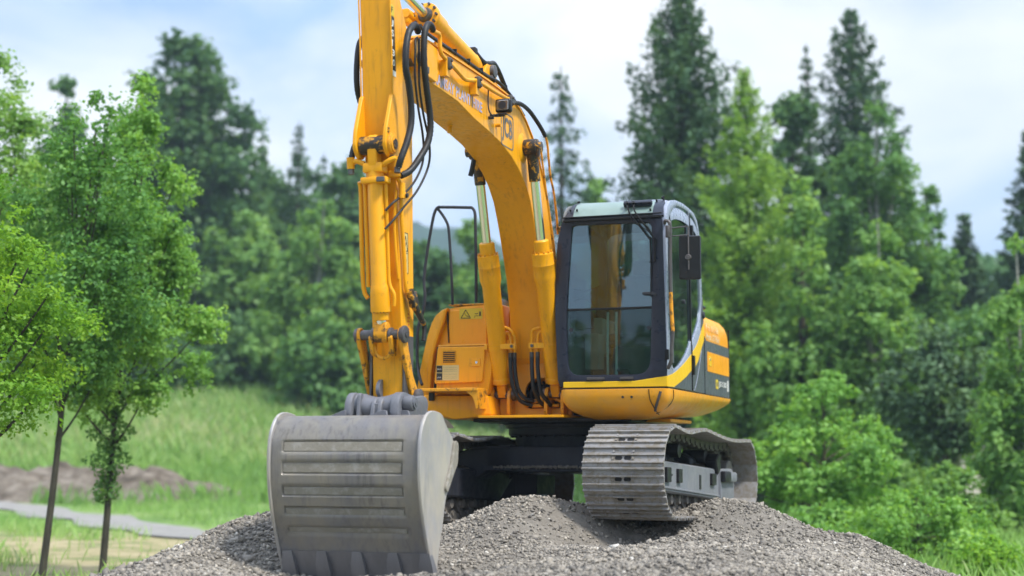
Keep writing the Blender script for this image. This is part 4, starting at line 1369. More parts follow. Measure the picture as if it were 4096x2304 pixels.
# tool box
b = MB()
b.prism(round_poly([(-.985, 1.10), (-.47, 1.10), (-.435, 1.30), (-.43, 1.545), (-.96, 1.548)], .02), .84, 1.10, 'yz', bev=.012, seg=2)
tool = b.build('tool_box', 'yellow_body', house)
b = MB()
b.prism(round_poly([(-.988, 1.205), (-.516, 1.215), (-.486, 1.542), (-.955, 1.545)], .02), 1.101, 1.128, 'yz', bev=.006)
door = b.build('box_door', 'yellow_body', tool)
b = MB()
b.box((.97, -.69, 1.556), (.30, .53, .014), bev=.004)
b.build('lid', 'yellow_skirt', tool)
b = MB()
b.box((1.1285, -.838, 1.453), (.008, .128, .106), bev=.002)
b.build('vent_opening', 'black_trim', door)
b = MB()
for k in range(6):
    b.box((1.133, -.838, 1.41 + k * .018), (.008, .12, .005), bev=0)
b.box((1.134, -.90, 1.453), (.006, .006, .106)); b.box((1.134, -.776, 1.453), (.006, .006, .106))
b.build_each('vent_slat', 'yellow_body', door)
b = MB()
b.box((1.129, -.628, 1.395), (.006, .03, .075), bev=.002)
b.build('handle_recess', 'yellow_worn', door)
b = MB()
b.box((1.131, -.575, 1.395), (.012, .085, .075), bev=.004)
hnd = b.build('handle', 'yellow_body', door)
b = MB(); b.cyl((1.134, -.567, 1.395), (1.143, -.567, 1.395), .012, n=16); b.build('lock', 'chrome', hnd)
st, mpf = sticker(door, (1.1285, -.965, 1.235), (0, 1, 0), (0, 0, 1), .222, .14, 'sticker_cream', name='info_label')
b = MB()
for c_, h_ in ((.26, .44), (.76, .44)):
    q = mpf(.14, c_, .0012)
    b.box(tuple(q), (.003, .056, .062), bev=0)
b.build('label_panel', 'ink', st)
text_mesh('label_lettering', 'JCB', 'white_decal', st, tuple(mpf(.05, .14, .002)), (0, 1, 0), (0, 0, 1), .036, .014, lift=.002)
text_mesh('label_lettering', 'SERVICE', 'white_decal', st, tuple(mpf(.04, .70, .002)), (0, 1, 0), (0, 0, 1), .042, .012, lift=.002)
strokes(st, mpf, [[(.33, y), (.92, y)] for y in (.15, .27, .40, .60, .72, .85)], .0009, 'grey_decal', 'print_lines')
# step and apron
b = MB()
b.box((1.26, -.735, 1.137), (.30, .555, .028), bev=.004)
b.prism([(1.39, 1.15), (1.40, 1.12), (1.36, .965), (1.16, .965), (1.12, 1.15)], -.475, -.458, 'xz', bev=.002)
b.prism(round_poly([(-.60, 1.15), (-.46, 1.13), (-.46, .965), (-.475, .965), (-.50, 1.06)], .02), 1.38, 1.398, 'yz', bev=.002)
b.build('step', 'yellow_worn', house)
b = MB()
b.prism(round_poly([(-1.115, 1.10), (-.44, 1.09), (-.405, .905), (-.77, .872), (-1.03, .945), (-1.12, 1.02)], .03), .84, 1.18, 'yz', bev=.02, seg=2)
b.build('apron', 'yellow_body', house)
b = MB()
b.box((1.19, -.985, 1.085), (.04, .05, .075), bev=.004)
b.build('lamp_socket', 'black_trim', house)
# engine hood, counterweight and cab-side rear body
def rrect(f0, f1, l0, l1, rf, rb, n=6):
    """plan outline: rf = radius of the front corners, rb = of the rear corners"""
    return round_poly([(f1, l0), (f1, l1), (f0, l1), (f0, l0)], [rf, rf, rb, rb], n)
def shell(f0, f1, l0, l1, rf, rb, levels, bb, bend_=None):
    loops = []
    for z, off in levels:
        lp = rrect(f0 + off, f1 - off, l0 + off, l1 - off, max(rf - off * .2, .01), rb, 6)
        loops.append([(p[0], p[1], z + (bend_(p[0], z) if bend_ else 0)) for p in lp])
    bb.loft(loops)
b = MB()
shell(-1.76, -.36, -1.24, 1.238, .02, .16, [(1.14, 0), (1.72, 0), (1.80, .008), (1.87, .03), (1.925, .075), (1.955, .14), (1.968, .22)], b)
rear = b.build('engine_cover', 'yellow_body', EX)
b = MB()
b.box((-.2, -.60, 1.945), (1.2, .46, .02), bev=.006)
b.box((-.55, -.10, 1.955), (.5, .6, .04), bev=.01)
b.build_each('hood_plate', 'yellow_body', rear)
b = MB()
b.tube([(.42, -.53, 2.03), (.44, -.57, 1.95), (.45, -.575, 1.86), (.48, -.52, 1.80), (.52, -.45, 1.78)], .045, 12)
b.build('intake_hose', 'fitting', rear)
b = MB()
b.tube([(.5, -.50, 1.86), (.55, -.45, 1.75), (.6, -.40, 1.70), (.6, -.36, 1.6)], .03, 10); b.tube([(.55, -.52, 1.7), (.6, -.45, 1.58), (.62, -.40, 1.45)], .02, 8)
b.cyl((.55, -.5, 1.5), (.7, -.38, 1.5), .04, n=12)
b.build('hose', 'rubber', rear)
b = MB()
b.box((.2, -.42, 1.6), (.9, .02, .6), bev=0)
b.build('bulkhead', 'yellow_skirt', rear)
# skirt below the cab and rear body
def tuck(f, z):
    return max(0, (-.75 - f)) ** 1.5 * .21 * (1.135 - z) / .275
b = MB()
shell(-1.75, 1.285, .275, 1.262, .07, .2, [(1.128, .012), (1.125, 0), (1.08, 0), (1.02, .012), (.97, .045), (.93, .09), (.895, .16), (.872, .24), (.862, .32)], b, tuck)
skirt = b.build('skirt', 'yellow_skirt', EX)
b = MB()
shell(-1.75, -.2, -1.24, .27, .07, .2, [(1.128, .012), (1.125, 0), (1.02, .012), (.97, .045), (.93, .09), (.895, .16), (.862, .32)], b, tuck)
b.build('counterweight', 'yellow_skirt', EX)
b = MB()
for f_ in ((1.288, .85), (1.288, .93)):
    b.cyl((1.28, f_[1], 1.055), (1.2895, f_[1], 1.055), .011, n=12)
b.build_each('bolt_hole', 'ink', skirt)
b = MB()
b.box((.0, .78, .868), (.9, .62, .03), bev=.008)
b.build('floor_plate', 'yellow_skirt', skirt)
b = MB()                                         # panel joints
b.tube([(1.288, 1.085, 1.12), (1.288, 1.09, 1.05), (1.278, 1.10, 1.01), (1.248, 1.115, .97), (1.20, 1.13, .93), (1.14, 1.14, .90)], .0035, 6)
b.tube([(1.12, 1.265, 1.12), (1.11, 1.2645, 1.06), (1.13, 1.25, 1.01), (1.14, 1.22, .975), (1.16, 1.17, .935), (1.17, 1.12, .91)], .0035, 6)
b.build_each('seam', 'black_trim', skirt)
b = MB()
b.tube([(1.285, 1.19, 1.10), (1.281, 1.165, 1.03), (1.25, 1.14, .975), (1.205, 1.12, .935)], .012, 6)
b.build('scrape', 'pin_steel', skirt)
b = MB()
b.box((-.24, 1.246, 1.132), (3.0, .006, .012), bev=0); b.box((1.263, .755, 1.134), (.006, .97, .012), bev=0)
b.build_each('rubber_seal', 'black_trim', skirt)
# side panels behind the cab (dark slate with yellow window)
b = MB()
b.prism([(-.35, 1.14), (-.35, 1.70), (-.44, 1.665), (-1.62, 1.665), (-1.62, 1.14)], 1.240, 1.2475, 'xz', bev=.001)
panel = b.build('side_door', 'slate', rear)
b = MB()
b.prism(round_poly([(-.47, 1.365), (-.47, 1.560), (-1.60, 1.560), (-1.60, 1.365)], .02), 1.2476, 1.2505, 'xz', bev=.001)
yp = b.build('yellow_band', 'yellow_body', panel)
b = MB()
b.box((-.60, 1.252, 1.47), (.11, .006, .10), bev=.003)
hn = b.build('door_latch', 'yellow_bright', panel)
b = MB(); b.cyl((-.57, 1.254, 1.485), (-.57, 1.262, 1.485), .014, n=14); b.build('lock', 'chrome', hn)
text_mesh('lettering', 'Tel: 01746', 'faded_decal', rear, (-.44, 1.2385, 1.768), (-1, 0, 0), (0, 0, 1), .66, .072, bold=.03, lift=.003)
text_mesh('lettering', 'Mob: 07866', 'faded_decal', rear, (-.46, 1.2385, 1.680), (-1, 0, 0), (0, 0, 1), .68, .072, bold=.03, lift=.003)
text_mesh('lettering', 'JS130', 'white_decal', panel, (-1.02, 1.2475, 1.225), (-1, 0, 0), (0, 0, 1), .42, .068, bold=.02, lift=.003)
b = MB(); b.box((-1.525, 1.249, 1.262), (.05, .004, .115), bev=0); b.build('decal_block', 'white_decal', panel)
b = MB(); b.ring_plate(resample(round_poly([(-.885, 1.21), (-1.0, 1.21), (-1.0, 1.305), (-.885, 1.305)], .012), 32, (-.9425, 1.2575)), resample([(-.91, 1.235), (-.975, 1.235), (-.975, 1.28), (-.91, 1.28)], 32, (-.9425, 1.2575)), 1.2475, 1.2505, 'xz'); b.build('logo_border', 'sticker_yellow', panel)
b = MB()
b.box((-1.63, 1.244, 1.5), (.012, .012, .72), bev=.002)
b.box((-.345, 1.246, 1.42), (.008, .008, .56), bev=0)
b.build_each('seam', 'black_trim', rear)

# ---- cab
cab_out = [(1.29, 1.14), (1.29, 2.66)]
side = [(1.245, 1.142), (1.25, 1.4), (1.252, 2.0), (1.25, 2.45), (1.235, 2.64), (1.18, 2.74), (1.06, 2.815), (.85, 2.862), (.55, 2.885), (.25, 2.88), (.05, 2.865), (-.09, 2.82), (-.18, 2.74), (-.225, 2.62), (-.25, 2.40), (-.29, 2.15), (-.33, 1.9), (-.345, 1.6), (-.345, 1.142)]
cab = empty('cab', (0, 0, 0)); cab.parent = EX
# roof: loft of the side outline's upper run, with rounded shoulders
def roof_z(f):
    pts = side[3:15]
    for (a, za), (c, zc) in zip(pts, pts[1:]):
        if c <= f <= a:
            return za + (zc - za) * (a - f) / (a - c + 1e-9)
    return pts[-1][1] if f < pts[-1][0] else pts[0][1]
b = MB()
prof_l = [(.315, -.16), (.325, -.07), (.365, -.02), (.44, 0), (1.09, 0), (1.16, -.012), (1.21, -.045), (1.238, -.10), (1.243, -.17)]
loops = []
for f, z in [(p.x, p.z) for p in catmull([(q[0], 0, q[1]) for q in [(1.06, 2.815), (.85, 2.862), (.55, 2.885), (.25, 2.88), (.05, 2.865), (-.09, 2.82), (-.18, 2.74)]], 3)]:
    loops.append([(f, l, z + dz) for l, dz in prof_l] + [(f, l, z + dz - .02) for l, dz in reversed(prof_l)])
b.loft(loops)
b.build('roof', 'silver', cab)
# front frame
fo = round_poly([(.253, 1.150), (1.243, 1.150), (1.236, 1.6), (1.222, 2.2), (1.212, 2.655), (.303, 2.672), (.245, 2.45), (.222, 1.9), (.235, 1.5)], [.03, .03, .2, .2, .02, .05, .15, .2, .2])
fi = round_poly([(.345, 1.255), (1.09, 1.252), (1.112, 1.9), (1.119, 2.588), (.385, 2.600), (.335, 1.95), (.328, 1.7)], [.10, .13, .1, .03, .03, .2, .2], 7)
cc_ = (.72, 1.93)
b = MB()
b.ring_plate(resample(fo, 120, cc_), resample(fi, 120, cc_), 1.20, 1.256, 'yz', bev=.004)
ff = b.build('front_frame', 'navy', cab)
b = MB()
b.prism([(.30, 1.143), (.30, 1.195), (.95, 1.195), (1.243, 1.235), (1.245, 1.143)], 1.2, 1.259, 'yz', bev=.003)
b.build('sill_stripe', 'yellow_bright', ff)
b = MB()
b.box((1.262, .60, 1.222), (.012, .16, .022), bev=.003); b.box((1.262, .88, 1.222), (.012, .12, .022), bev=.003)
b.cyl((1.262, .58, 1.222), (1.27, .58, 1.222), .008, n=8); b.cyl((1.262, .88, 1.222), (1.27, .88, 1.222), .008, n=8)
b.build_each('screen_catch', 'pin_steel', ff)
b = MB()
b.prism(round_poly([(.335, 1.85), (1.115, 1.85), (1.122, 2.594), (.382, 2.606)], .02), 1.226, 1.230, 'yz')
b.build('upper_windscreen', 'front_glass', cab)
b = MB()
b.prism([(p[0], p[1]) for p in round_poly([(.340, 1.25), (1.095, 1.247), (1.113, 1.83), (.328, 1.83)], [.10, .13, .01, .01], 7)], 1.226, 1.230, 'yz')
b.build('lower_windscreen', 'side_glass', cab)
b = MB()
b.box((1.236, .72, 1.838), (.018, .79, .018), bev=.003)
b.box((1.26, .76, 2.638), (.035, .90, .022), bev=.004); b.box((1.262, .76, 2.668), (.02, .91, .012), bev=.003)
b.build_each('glazing_bar', 'black_trim', ff)
# visor window above the windscreen
b = MB()
vp = [(1.238, 2.68), (1.19, 2.745), (1.12, 2.80), (1.04, 2.832)]
b.loft([[(f, .385, z), (f, 1.13, z - .012), (f - .012, 1.13, z - .024), (f - .012, .385, z - .012)] for f, z in vp])
vis = b.build('visor_window', 'visor_glass', cab)
b = MB()
vp2 = [(1.244, 2.672), (1.195, 2.745), (1.125, 2.803), (1.04, 2.838)]
b.loft([[(f, .30 + .03 * i, z - .015 * (1 if i < 2 else 0)), (f, .392, z), (f - .03, .392, z - .03), (f - .03, .30 + .03 * i, z - .045)] for i, (f, z) in enumerate(vp2)])
b.loft([[(f, 1.122, z - .012), (f, 1.225 - .012 * i, z - .022), (f - .03, 1.225 - .012 * i, z - .06), (f - .03, 1.122, z - .042)] for i, (f, z) in enumerate(vp2)])
b.build_each('visor_frame', 'navy', cab)
b = MB()
for q in ((1.205, .36, 2.735), (1.215, 1.10, 2.70), (1.06, .40, 2.83), (1.05, 1.17, 2.83), (1.20, .42, 2.735), (1.10, 1.13, 2.80)):
    b.cyl(q, (q[0] + .012, q[1], q[2] + .016), .009, n=10, bev=.002)
b.cyl((1.03, .38, 2.82), (1.03, .38, 2.85), .009, n=8); b.cyl((1.0, 1.17, 2.82), (1.0, 1.17, 2.862), .01, n=8)
b.build_each('bolt', 'black_trim', cab)
# door side: frame with two openings
def ptsf(P): return [(p[0], p[1]) for p in P]
door_glass = round_poly([(1.105, 2.66), (.85, 2.80), (.50, 2.825), (.275, 2.825), (.262, 2.2), (.262, 1.60), (.45, 1.475), (.66, 1.385), (.90, 1.315), (1.03, 1.31), (1.11, 1.42), (1.17, 2.05), (1.165, 2.45)], [.05, .1, .1, .02, .1, .03, .1, .1, .08, .05, .1, .1, .1], 4)
rear_glass = round_poly([(.215, 2.825), (.08, 2.81), (-.06, 2.76), (-.135, 2.66), (-.165, 2.4), (-.20, 2.15), (-.215, 1.95), (-.12, 1.82), (.05, 1.70), (.215, 1.60)], [.02, .05, .05, .05, .1, .1, .1, .1, .1, .02], 4)
mid = .24
fside = [q for q in side]
front_part = [(1.253, 1.142), (1.252, 2.0), (1.25, 2.45), (1.235, 2.64), (1.18, 2.735), (1.06, 2.805), (.85, 2.848), (.55, 2.868), (.243, 2.864), (.243, 1.142)]
rear_part = [(.237, 1.142), (.237, 2.864), (.05, 2.85), (-.09, 2.805), (-.18, 2.72), (-.225, 2.60), (-.25, 2.40), (-.29, 2.15), (-.33, 1.9), (-.345, 1.6), (-.345, 1.142)]
b = MB()
c_ = (.72, 2.0)
b.ring_plate(resample(front_part, 140, c_), resample(door_glass, 140, c_), 1.205, 1.243, 'xz', bev=.004)
cdoor = b.build('door', 'silver', cab)
b = MB()
c_ = (.03, 2.25)
b.ring_plate(resample(rear_part, 140, c_), resample(rear_glass, 140, c_), 1.205, 1.243, 'xz', bev=.003)
rq = b.build('rear_quarter', 'silver', cab)
b = MB(); b.prism(door_glass, 1.226, 1.230, 'xz'); b.build('door_window', 'side_glass', cdoor)
b = MB(); b.prism(rear_glass, 1.226, 1.230, 'xz'); b.build('quarter_window', 'side_glass', rq)
b = MB()
b.box((.252, 1.240, 2.2), (.030, .016, 1.25), bev=.002)
b.box((.24, 1.248, 1.36), (.004, .010, .43), bev=0)
b.build('door_seal', 'black_trim', cdoor)
b = MB()
b.box((.225, 1.258, 1.385), (.05, .026, .18), bev=.004)
b.box((.225, 1.258, 2.62), (.05, .026, .17), bev=.004)
b.build_each('hinge', 'black_trim', cdoor)
b = MB()
b.box((1.03, 1.236, 2.0), (.03, .022, 1.28), bev=.004, rot=(0, .03, 0))
b.build('door_pillar', 'slate', cdoor)
b = MB()
b.box((.50, 1.19, 1.955), (.46, .012, .012)); b.cyl((.50, 1.20, 1.955), (.50, 1.245, 1.955), .02, n=10); b.tube([(.42, 1.20, 1.96), (.50, 1.21, 1.965), (.62, 1.21, 1.96)], .009, 8)
b.tube([(1.0, 1.19, 1.66), (.86, 1.19, 1.80), (.6, 1.19, 2.02), (.42, 1.19, 2.10), (.27, 1.19, 2.10)], .012, 8)
b.build('inner_rail', 'plastic_dark', cdoor)
# sweeping stripes (real painted bands on thin skins)
sil_in = [(1.01, 1.295), (.85, 1.315), (.66, 1.368), (.45, 1.458), (.262, 1.585)]
yel_top = [(1.25, 1.236), (1.05, 1.262), (.851, 1.306), (.60, 1.374), (.42, 1.43), (.256, 1.485)]
yel_bot = [(1.25, 1.143), (1.00, 1.150), (.751, 1.203), (.50, 1.262), (.256, 1.335)]
b = MB(); b.prism(yel_top + yel_bot[::-1], 1.2425, 1.2455, 'xz'); b.build('stripe', 'yellow_bright', cdoor)
b = MB(); b.prism([(1.0, 1.145), (.751, 1.201), (.50, 1.260), (.256, 1.333), (.256, 1.145)], 1.2425, 1.2453, 'xz'); b.build('lower_panel', 'slate', cdoor)
b = MB(); b.prism([(.224, 1.500), (.013, 1.585), (-.10, 1.65), (-.20, 1.73), (-.335, 1.835), (-.345, 1.66), (-.23, 1.585), (-.058, 1.445), (.10, 1.37), (.224, 1.345)], 1.2425, 1.2457, 'xz'); b.build('stripe', 'yellow_bright', rq)
b = MB(); b.prism([(.224, 1.145), (.224, 1.343), (.10, 1.368), (-.058, 1.443), (-.23, 1.583), (-.345, 1.658), (-.345, 1.145)], 1.2425, 1.2453, 'xz'); b.build('lower_panel', 'slate', rq)
b = MB(); b.tube([(.15, 1.247, 1.15), (.03, 1.247, 1.25), (-.08, 1.247, 1.38), (-.2, 1.247, 1.55)], .003, 5); b.build('crease', 'silver', rq)
b = MB(); b.prism([(-.335, 1.838), (-.20, 1.74), (-.215, 1.92), (-.30, 2.08)], 1.2425, 1.2453, 'xz'); b.build('upper_panel', 'slate', rq)
b = MB(); b.cyl((-.30, 1.243, 1.90), (-.30, 1.262, 1.90), .035, n=20, bev=.006); b.build('key_lock', 'plastic_dark', rq)
b = MB(); b.box((-.36, 1.20, 1.985), (.20, .09, .03), bev=.01, seg=2); b.build('tail_bracket', 'black_trim', rq)
# far side, back wall with rear window, floor
b = MB()
fl = [(p[0], p[1]) for p in front_part[:-2]] + [(p[0], p[1]) for p in rear_part[1:]]
far_glass = round_poly([(1.12, 2.62), (.9, 2.76), (-.05, 2.76), (-.2, 2.4), (-.2, 1.7), (1.1, 1.6)], .06, 4)
b.ring_plate(resample(fl, 100, (.5, 2.1)), resample(far_glass, 100, (.5, 2.1)), .29, .315, 'xz')
b.build('inner_side_wall', 'interior', cab)
b = MB(); b.prism(far_glass, .300, .304, 'xz'); b.build('inner_side_window', 'side_glass', cab)
b = MB()
bo = [(.315, 1.15), (1.205, 1.15), (1.205, 2.78), (.315, 2.78)]
bi = round_poly([(.40, 1.95), (1.12, 1.95), (1.12, 2.66), (.40, 2.66)], .06)
b.ring_plate(resample(bo, 80, (.76, 2.25)), resample(bi, 80, (.76, 2.25)), -.27, -.25, 'yz')
b.build('back_wall', 'interior', cab)
b = MB(); b.prism(bi, -.262, -.258, 'yz'); b.build('rear_window', 'side_glass', cab)
b = MB(); b.box((.47, .76, 1.17), (1.45, .88, .04), bev=0); b.build('cab_floor', 'interior', cab)
# seat, consoles, levers
b = MB()
b.box((.20, .72, 1.62), (.50, .50, .13), bev=.05, seg=3)
seat = b.build('seat', 'seat_fabric', cab)
b = MB(); b.box((-.06, .72, 1.98), (.13, .47, .62), rot=(0, -.14, 0), bev=.05, seg=3); b.build('backrest', 'seat_fabric', seat)
b = MB(); b.box((-.12, .72, 2.36), (.09, .26, .16), rot=(0, -.14, 0), bev=.03, seg=3); b.build('headrest', 'seat_fabric', seat)
b = MB(); b.box((.20, .72, 1.40), (.40, .40, .34), bev=.02); b.build('seat_base', 'interior', seat)
b = MB()
b.box((.28, .41, 1.66), (.55, .13, .34), bev=.03, seg=2); b.box((.28, 1.03, 1.66), (.55, .12, .30), bev=.03, seg=2)
b.build_each('console', 'cab_beige', cab)
b = MB()
b.box((.62, .41, 1.50), (.20, .14, .34), bev=.02, seg=2)
b.build('control_box', 'cab_beige', cab)
b = MB()
for l in (.41, 1.03):
    b.tube([(.50, l, 1.82), (.54, l, 1.95), (.56, l, 2.03)], .014, 8); b.cyl((.56, l, 2.02), (.57, l, 2.10), .026, .02, n=12, bev=.004)
b.build_each('joystick', 'plastic_dark', cab)
b = MB()
for l in (.64, .72):
    b.tube([(1.00, l, 1.22), (1.00, l, 1.35), (.99, l, 1.80), (.985, l, 1.83)], .012, 8, smooth=1)
b.build_each('travel_lever', 'lever', cab)
b = MB()
for l in (.57, .80):
    b.box((1.02, l, 1.27), (.16, .11, .012), rot=(0, -.5, 0), bev=.004); b.box((1.0, l, 1.24), (.03, .03, .05))
b.build_each('pedal', 'plastic_dark', cab)
b = MB(); b.box((1.05, .44, 1.76), (.10, .16, .16), bev=.02, seg=2); b.build('monitor', 'plastic_dark', cab)
b = MB(); b.tube([(1.13, .36, 2.04), (1.12, .48, 2.02), (1.10, .60, 2.06)], .009, 8); b.tube([(1.13, .36, 1.93), (1.10, .46, 1.95), (1.05, .55, 1.88)], .012, 8); b.build_each('cable', 'rubber', cab)
b = MB(); b.cyl((1.20, .365, 1.66), (1.232, .365, 1.66), .02, n=12); b.cyl((1.20, 1.08, 1.66), (1.232, 1.08, 1.66), .02, n=12); b.cyl((1.256, 1.14, 1.95), (1.272, 1.14, 1.95), .014, n=10); b.box((1.262, 1.08, 1.96), (.014, .10, .026), bev=.004); b.build_each('window_latch', 'plastic_dark', ff)
# wipers
b = MB()
b.box((1.19, .98, 2.775), (.05, .26, .05), rot=(0, .7, 0), bev=.012, seg=2)
wm = b.build('wiper_motor', 'navy', cab)
b = MB()
b.tube([(1.24, .895, 2.765), (1.285, .925, 2.68), (1.285, 1.02, 2.55), (1.275, 1.11, 2.43)], .007, 6, smooth=3)
b.tube([(1.24, .952, 2.765), (1.29, .975, 2.69), (1.29, 1.07, 2.55), (1.28, 1.145, 2.44)], .007, 6, smooth=3)
b.cyl((1.22, .895, 2.75), (1.26, .895, 2.78), .014, n=10); b.cyl((1.22, .952, 2.75), (1.26, .952, 2.78), .014, n=10)
b.build_each('wiper_arm', 'black_trim', wm)
b = MB()
b.tube([(1.262, 1.105, 2.46), (1.262, 1.112, 2.2), (1.262, 1.108, 1.93)], .008, 6, smooth=1)
b.tube([(1.272, 1.152, 2.44), (1.272, 1.15, 2.24), (1.265, 1.10, 2.235)], .008, 6, smooth=1)
b.build_each('wiper_blade', 'black_trim', wm)
b = MB()
b.tube([(1.27, .93, 2.67), (1.30, .95, 2.60), (1.30, 1.02, 2.56), (1.29, 1.10, 2.50), (1.29, 1.17, 2.44), (1.28, 1.16, 2.38)], .003, 5)
b.build('washer_tube', 'black_trim', wm)
# grab rail and mirror
b = MB()
b.tube([(1.25, 1.235, 2.575), (1.29, 1.25, 2.59), (1.30, 1.285, 2.575), (1.295, 1.295, 2.50), (1.29, 1.29, 2.2), (1.288, 1.29, 1.95)], .015, 10, smooth=3)
b.tube([(1.288, 1.305, 1.62), (1.29, 1.29, 1.45), (1.285, 1.285, 1.36), (1.26, 1.25, 1.30)], .017, 10, smooth=3)
gr = b.build_each('grab_rail', 'pin_steel', cab)
b = MB()
b.tube([(1.288, 1.29, 1.96), (1.288, 1.294, 1.8), (1.288, 1.305, 1.61)], .0165, 10, smooth=1)
b.build('worn_grip', 'yellow_worn', gr)
b = MB(); b.box((1.262, 1.245, 1.42), (.03, .03, .09), bev=.004); b.build('rail_clamp', 'black_trim', gr)
b = MB()
b.cyl((1.295, 1.275, 2.545), (1.295, 1.275, 2.44), .024, n=12, bev=.003)
b.tube([(1.295, 1.28, 2.52), (1.30, 1.44, 2.53), (1.30, 1.455, 2.525), (1.305, 1.455, 2.35), (1.305, 1.455, 2.15)], .0065, 8, smooth=1)
b.tube([(1.295, 1.28, 2.45), (1.30, 1.40, 2.452), (1.30, 1.455, 2.455)], .0055, 8, smooth=1)
mir_arm = b.build_each('mirror_arm', 'pin_steel', cab)
b = MB()
tb = bmesh.new()
b.box((0, 0, 0), (.045, .19, .385), bev=.018, seg=3)
b.bm.transform(Matrix.Translation((1.275, 1.462, 2.258)) @ Matrix.Rotation(R(8), 4, 'Z'))
mir = b.build('mirror', 'plastic_dark', cab)
b = MB()
b.box((.021, 0, 0), (.006, .176, .370), bev=.003)
b.bm.transform(Matrix.Translation((1.275, 1.462, 2.258)) @ Matrix.Rotation(R(8), 4, 'Z'))
b.build('mirror_rim', 'black_trim', mir)
b = MB()
b.cyl((1.295, 1.45, 2.258), (1.318, 1.45, 2.258), .030, .022, n=20); b.cyl((1.318, 1.45, 2.258), (1.326, 1.45, 2.258), .008, n=8)
b.build('swivel', 'pin_steel', mir)

# ---- handrail on the far body
b = MB()
b.tube([(1.10, -1.12, 1.20), (1.05, -1.165, 1.27), (.98, -1.215, 1.38), (.95, -1.235, 1.55), (.93, -1.235, 1.75), (.92, -1.19, 1.90), (.91, -1.175, 2.05), (.90, -1.19, 2.22), (.90, -1.155, 2.50), (.90, -1.11, 2.75), (.90, -1.085, 2.85), (.90, -1.055, 2.895), (.90, -1.0, 2.897), (.90, -.75, 2.88), (.90, -.70, 2.87), (.90, -.675, 2.82), (.90, -.67, 2.70), (.90, -.662, 2.3), (.90, -.662, 1.97)], .0145, 10, smooth=3)
b.tube([(.90, -1.06, 2.89), (.89, -1.02, 2.84), (.885, -.965, 2.75), (.88, -.945, 2.65), (.88, -.92, 2.3), (.88, -.905, 1.96)], .0135, 10, smooth=3)
b.build('handrail', 'plastic_dark', EX)

# ---- slewing ring
b = MB()
b.lathe((.10, .03, .60), (.10, .03, .90), [(.0, .545), (.13, .545), (.135, .60), (.15, .61), (.20, .61), (.205, .635), (.235, .64), (.25, .68), (.26, .90), (.285, .92)], 48)
ring = b.build('slewing_ring', 'frame_black', EX)
b = MB()
for k in range(36):
    a = 2 * PI * k / 36
    b.cyl((.10 + .58 * math.cos(a), .03 + .58 * math.sin(a), .715), (.10 + .58 * math.cos(a), .03 + .58 * math.sin(a), .737), .014, n=6)
b.build_each('bolt_circle', 'frame_black', ring)

# ---- undercarriage, turned a little against the house and tipped nose-up
UM = Matrix.Translation((.24, .13, 0)) @ Matrix.Rotation(R(-3), 4, 'Z') @ Matrix.Translation((0, 0, .35)) @ Matrix.Rotation(R(-1.7), 4, 'Y') @ Matrix.Translation((0, 0, -.37))
under = empty('undercarriage', (0, 0, 0)); under.parent = EX
b = MB()
b.box((-.10, -.08, .57), (1.05, 1.0, .12), bev=.02)
b.box((-.15, -.08, .52), (.9, .95, .14), bev=.02)
b.prism([(-.70, .632), (.70, .632), (.70, .44), (.30, .40), (-.30, .40), (-.70, .44)], -.75, .58, 'yz', bev=.008)
b.build('centre_frame', 'frame_black', under, M=UM)
for sx in (1, -1):
    for sy in (1, -1):
        b = MB()
        P = [(sy * .45, .632), (sy * .82, .618), (sy * .93, .60), (sy * 1.02, .55), (sy * 1.06, .26), (sy * .97, .235), (sy * .90, .29), (sy * .72, .415), (sy * .45, .43)]
        b.prism(P, sx * .28, sx * .58, 'yz', bev=.012)
        b.build('leg', 'frame_black', under, M=UM)
        b = MB()
        b.prism([(sy * .45, .643), (sy * .83, .63), (sy * .83, .615), (sy * .45, .628)], sx * .25, sx * .61, 'yz')
        b.prism([(sy * .45, .435), (sy * .70, .428), (sy * .90, .30), (sy * 1.0, .22), (sy * .98, .205), (sy * .88, .283), (sy * .69, .413), (sy * .45, .42)], sx * .25, sx * .61, 'yz', bev=.002)
        b.build_each('leg_flange', 'frame_black', under, M=UM)
b = MB()
b.prism([(-.45, .38), (-.62, .40), (-.80, .12), (-.66, .12)], -.1, .05, 'yz', bev=.004)
b.box((-.1, -.47, .29), (.5, .22, .19), bev=.01)
b.build_each('brace', 'frame_black', under, M=UM)
b = MB()
b.box((.05, -.53, .23), (.03, .15, .26), bev=.004)
b.build('guard_plate', 'frame_grey', under, M=UM)

# track loop in the plane of each track (f, z)
def track_path():
    P = []
    for k in range(13):                       # front idler
        a = R(82 - k * 164 / 12)
        P.append((1.345 + .372 * math.cos(a), .395 + .372 * math.sin(a) * 1.0))
    for f in (1.2, .9, .6, .3, 0, -.3, -.6, -.9, -1.2):
        P.append((f, .022))
    for k in range(13):                       # rear sprocket
        a = R(-98 - k * 160 / 12)
        P.append((-1.35 + .36 * math.cos(a), .385 + .36 * math.sin(a)))
    P += [(-1.0, .722), (-.65, .715), (-.3, .728), (.05, .752), (.36, .772), (.62, .750), (.9, .722), (1.12, .738)]
    return P
tp = catmull([(p[0], 0, p[1]) for p in track_path()], 10, True)
cum = [0]
for a, c in zip(tp, tp[1:] + tp[:1]):
    cum.append(cum[-1] + (c - a).length)
LT = cum[-1]
NSH = 44
def at_len(s):
    s = s % LT
    lo, hi = 0, len(cum) - 1
    while hi - lo > 1:
        mid_ = (lo + hi) // 2
        if cum[mid_] <= s: lo = mid_
        else: hi = mid_
    a = tp[lo]; c = tp[(lo + 1) % len(tp)]
    return a.lerp(c, (s - cum[lo]) / max(cum[lo + 1] - cum[lo], 1e-9))
PT = LT / NSH
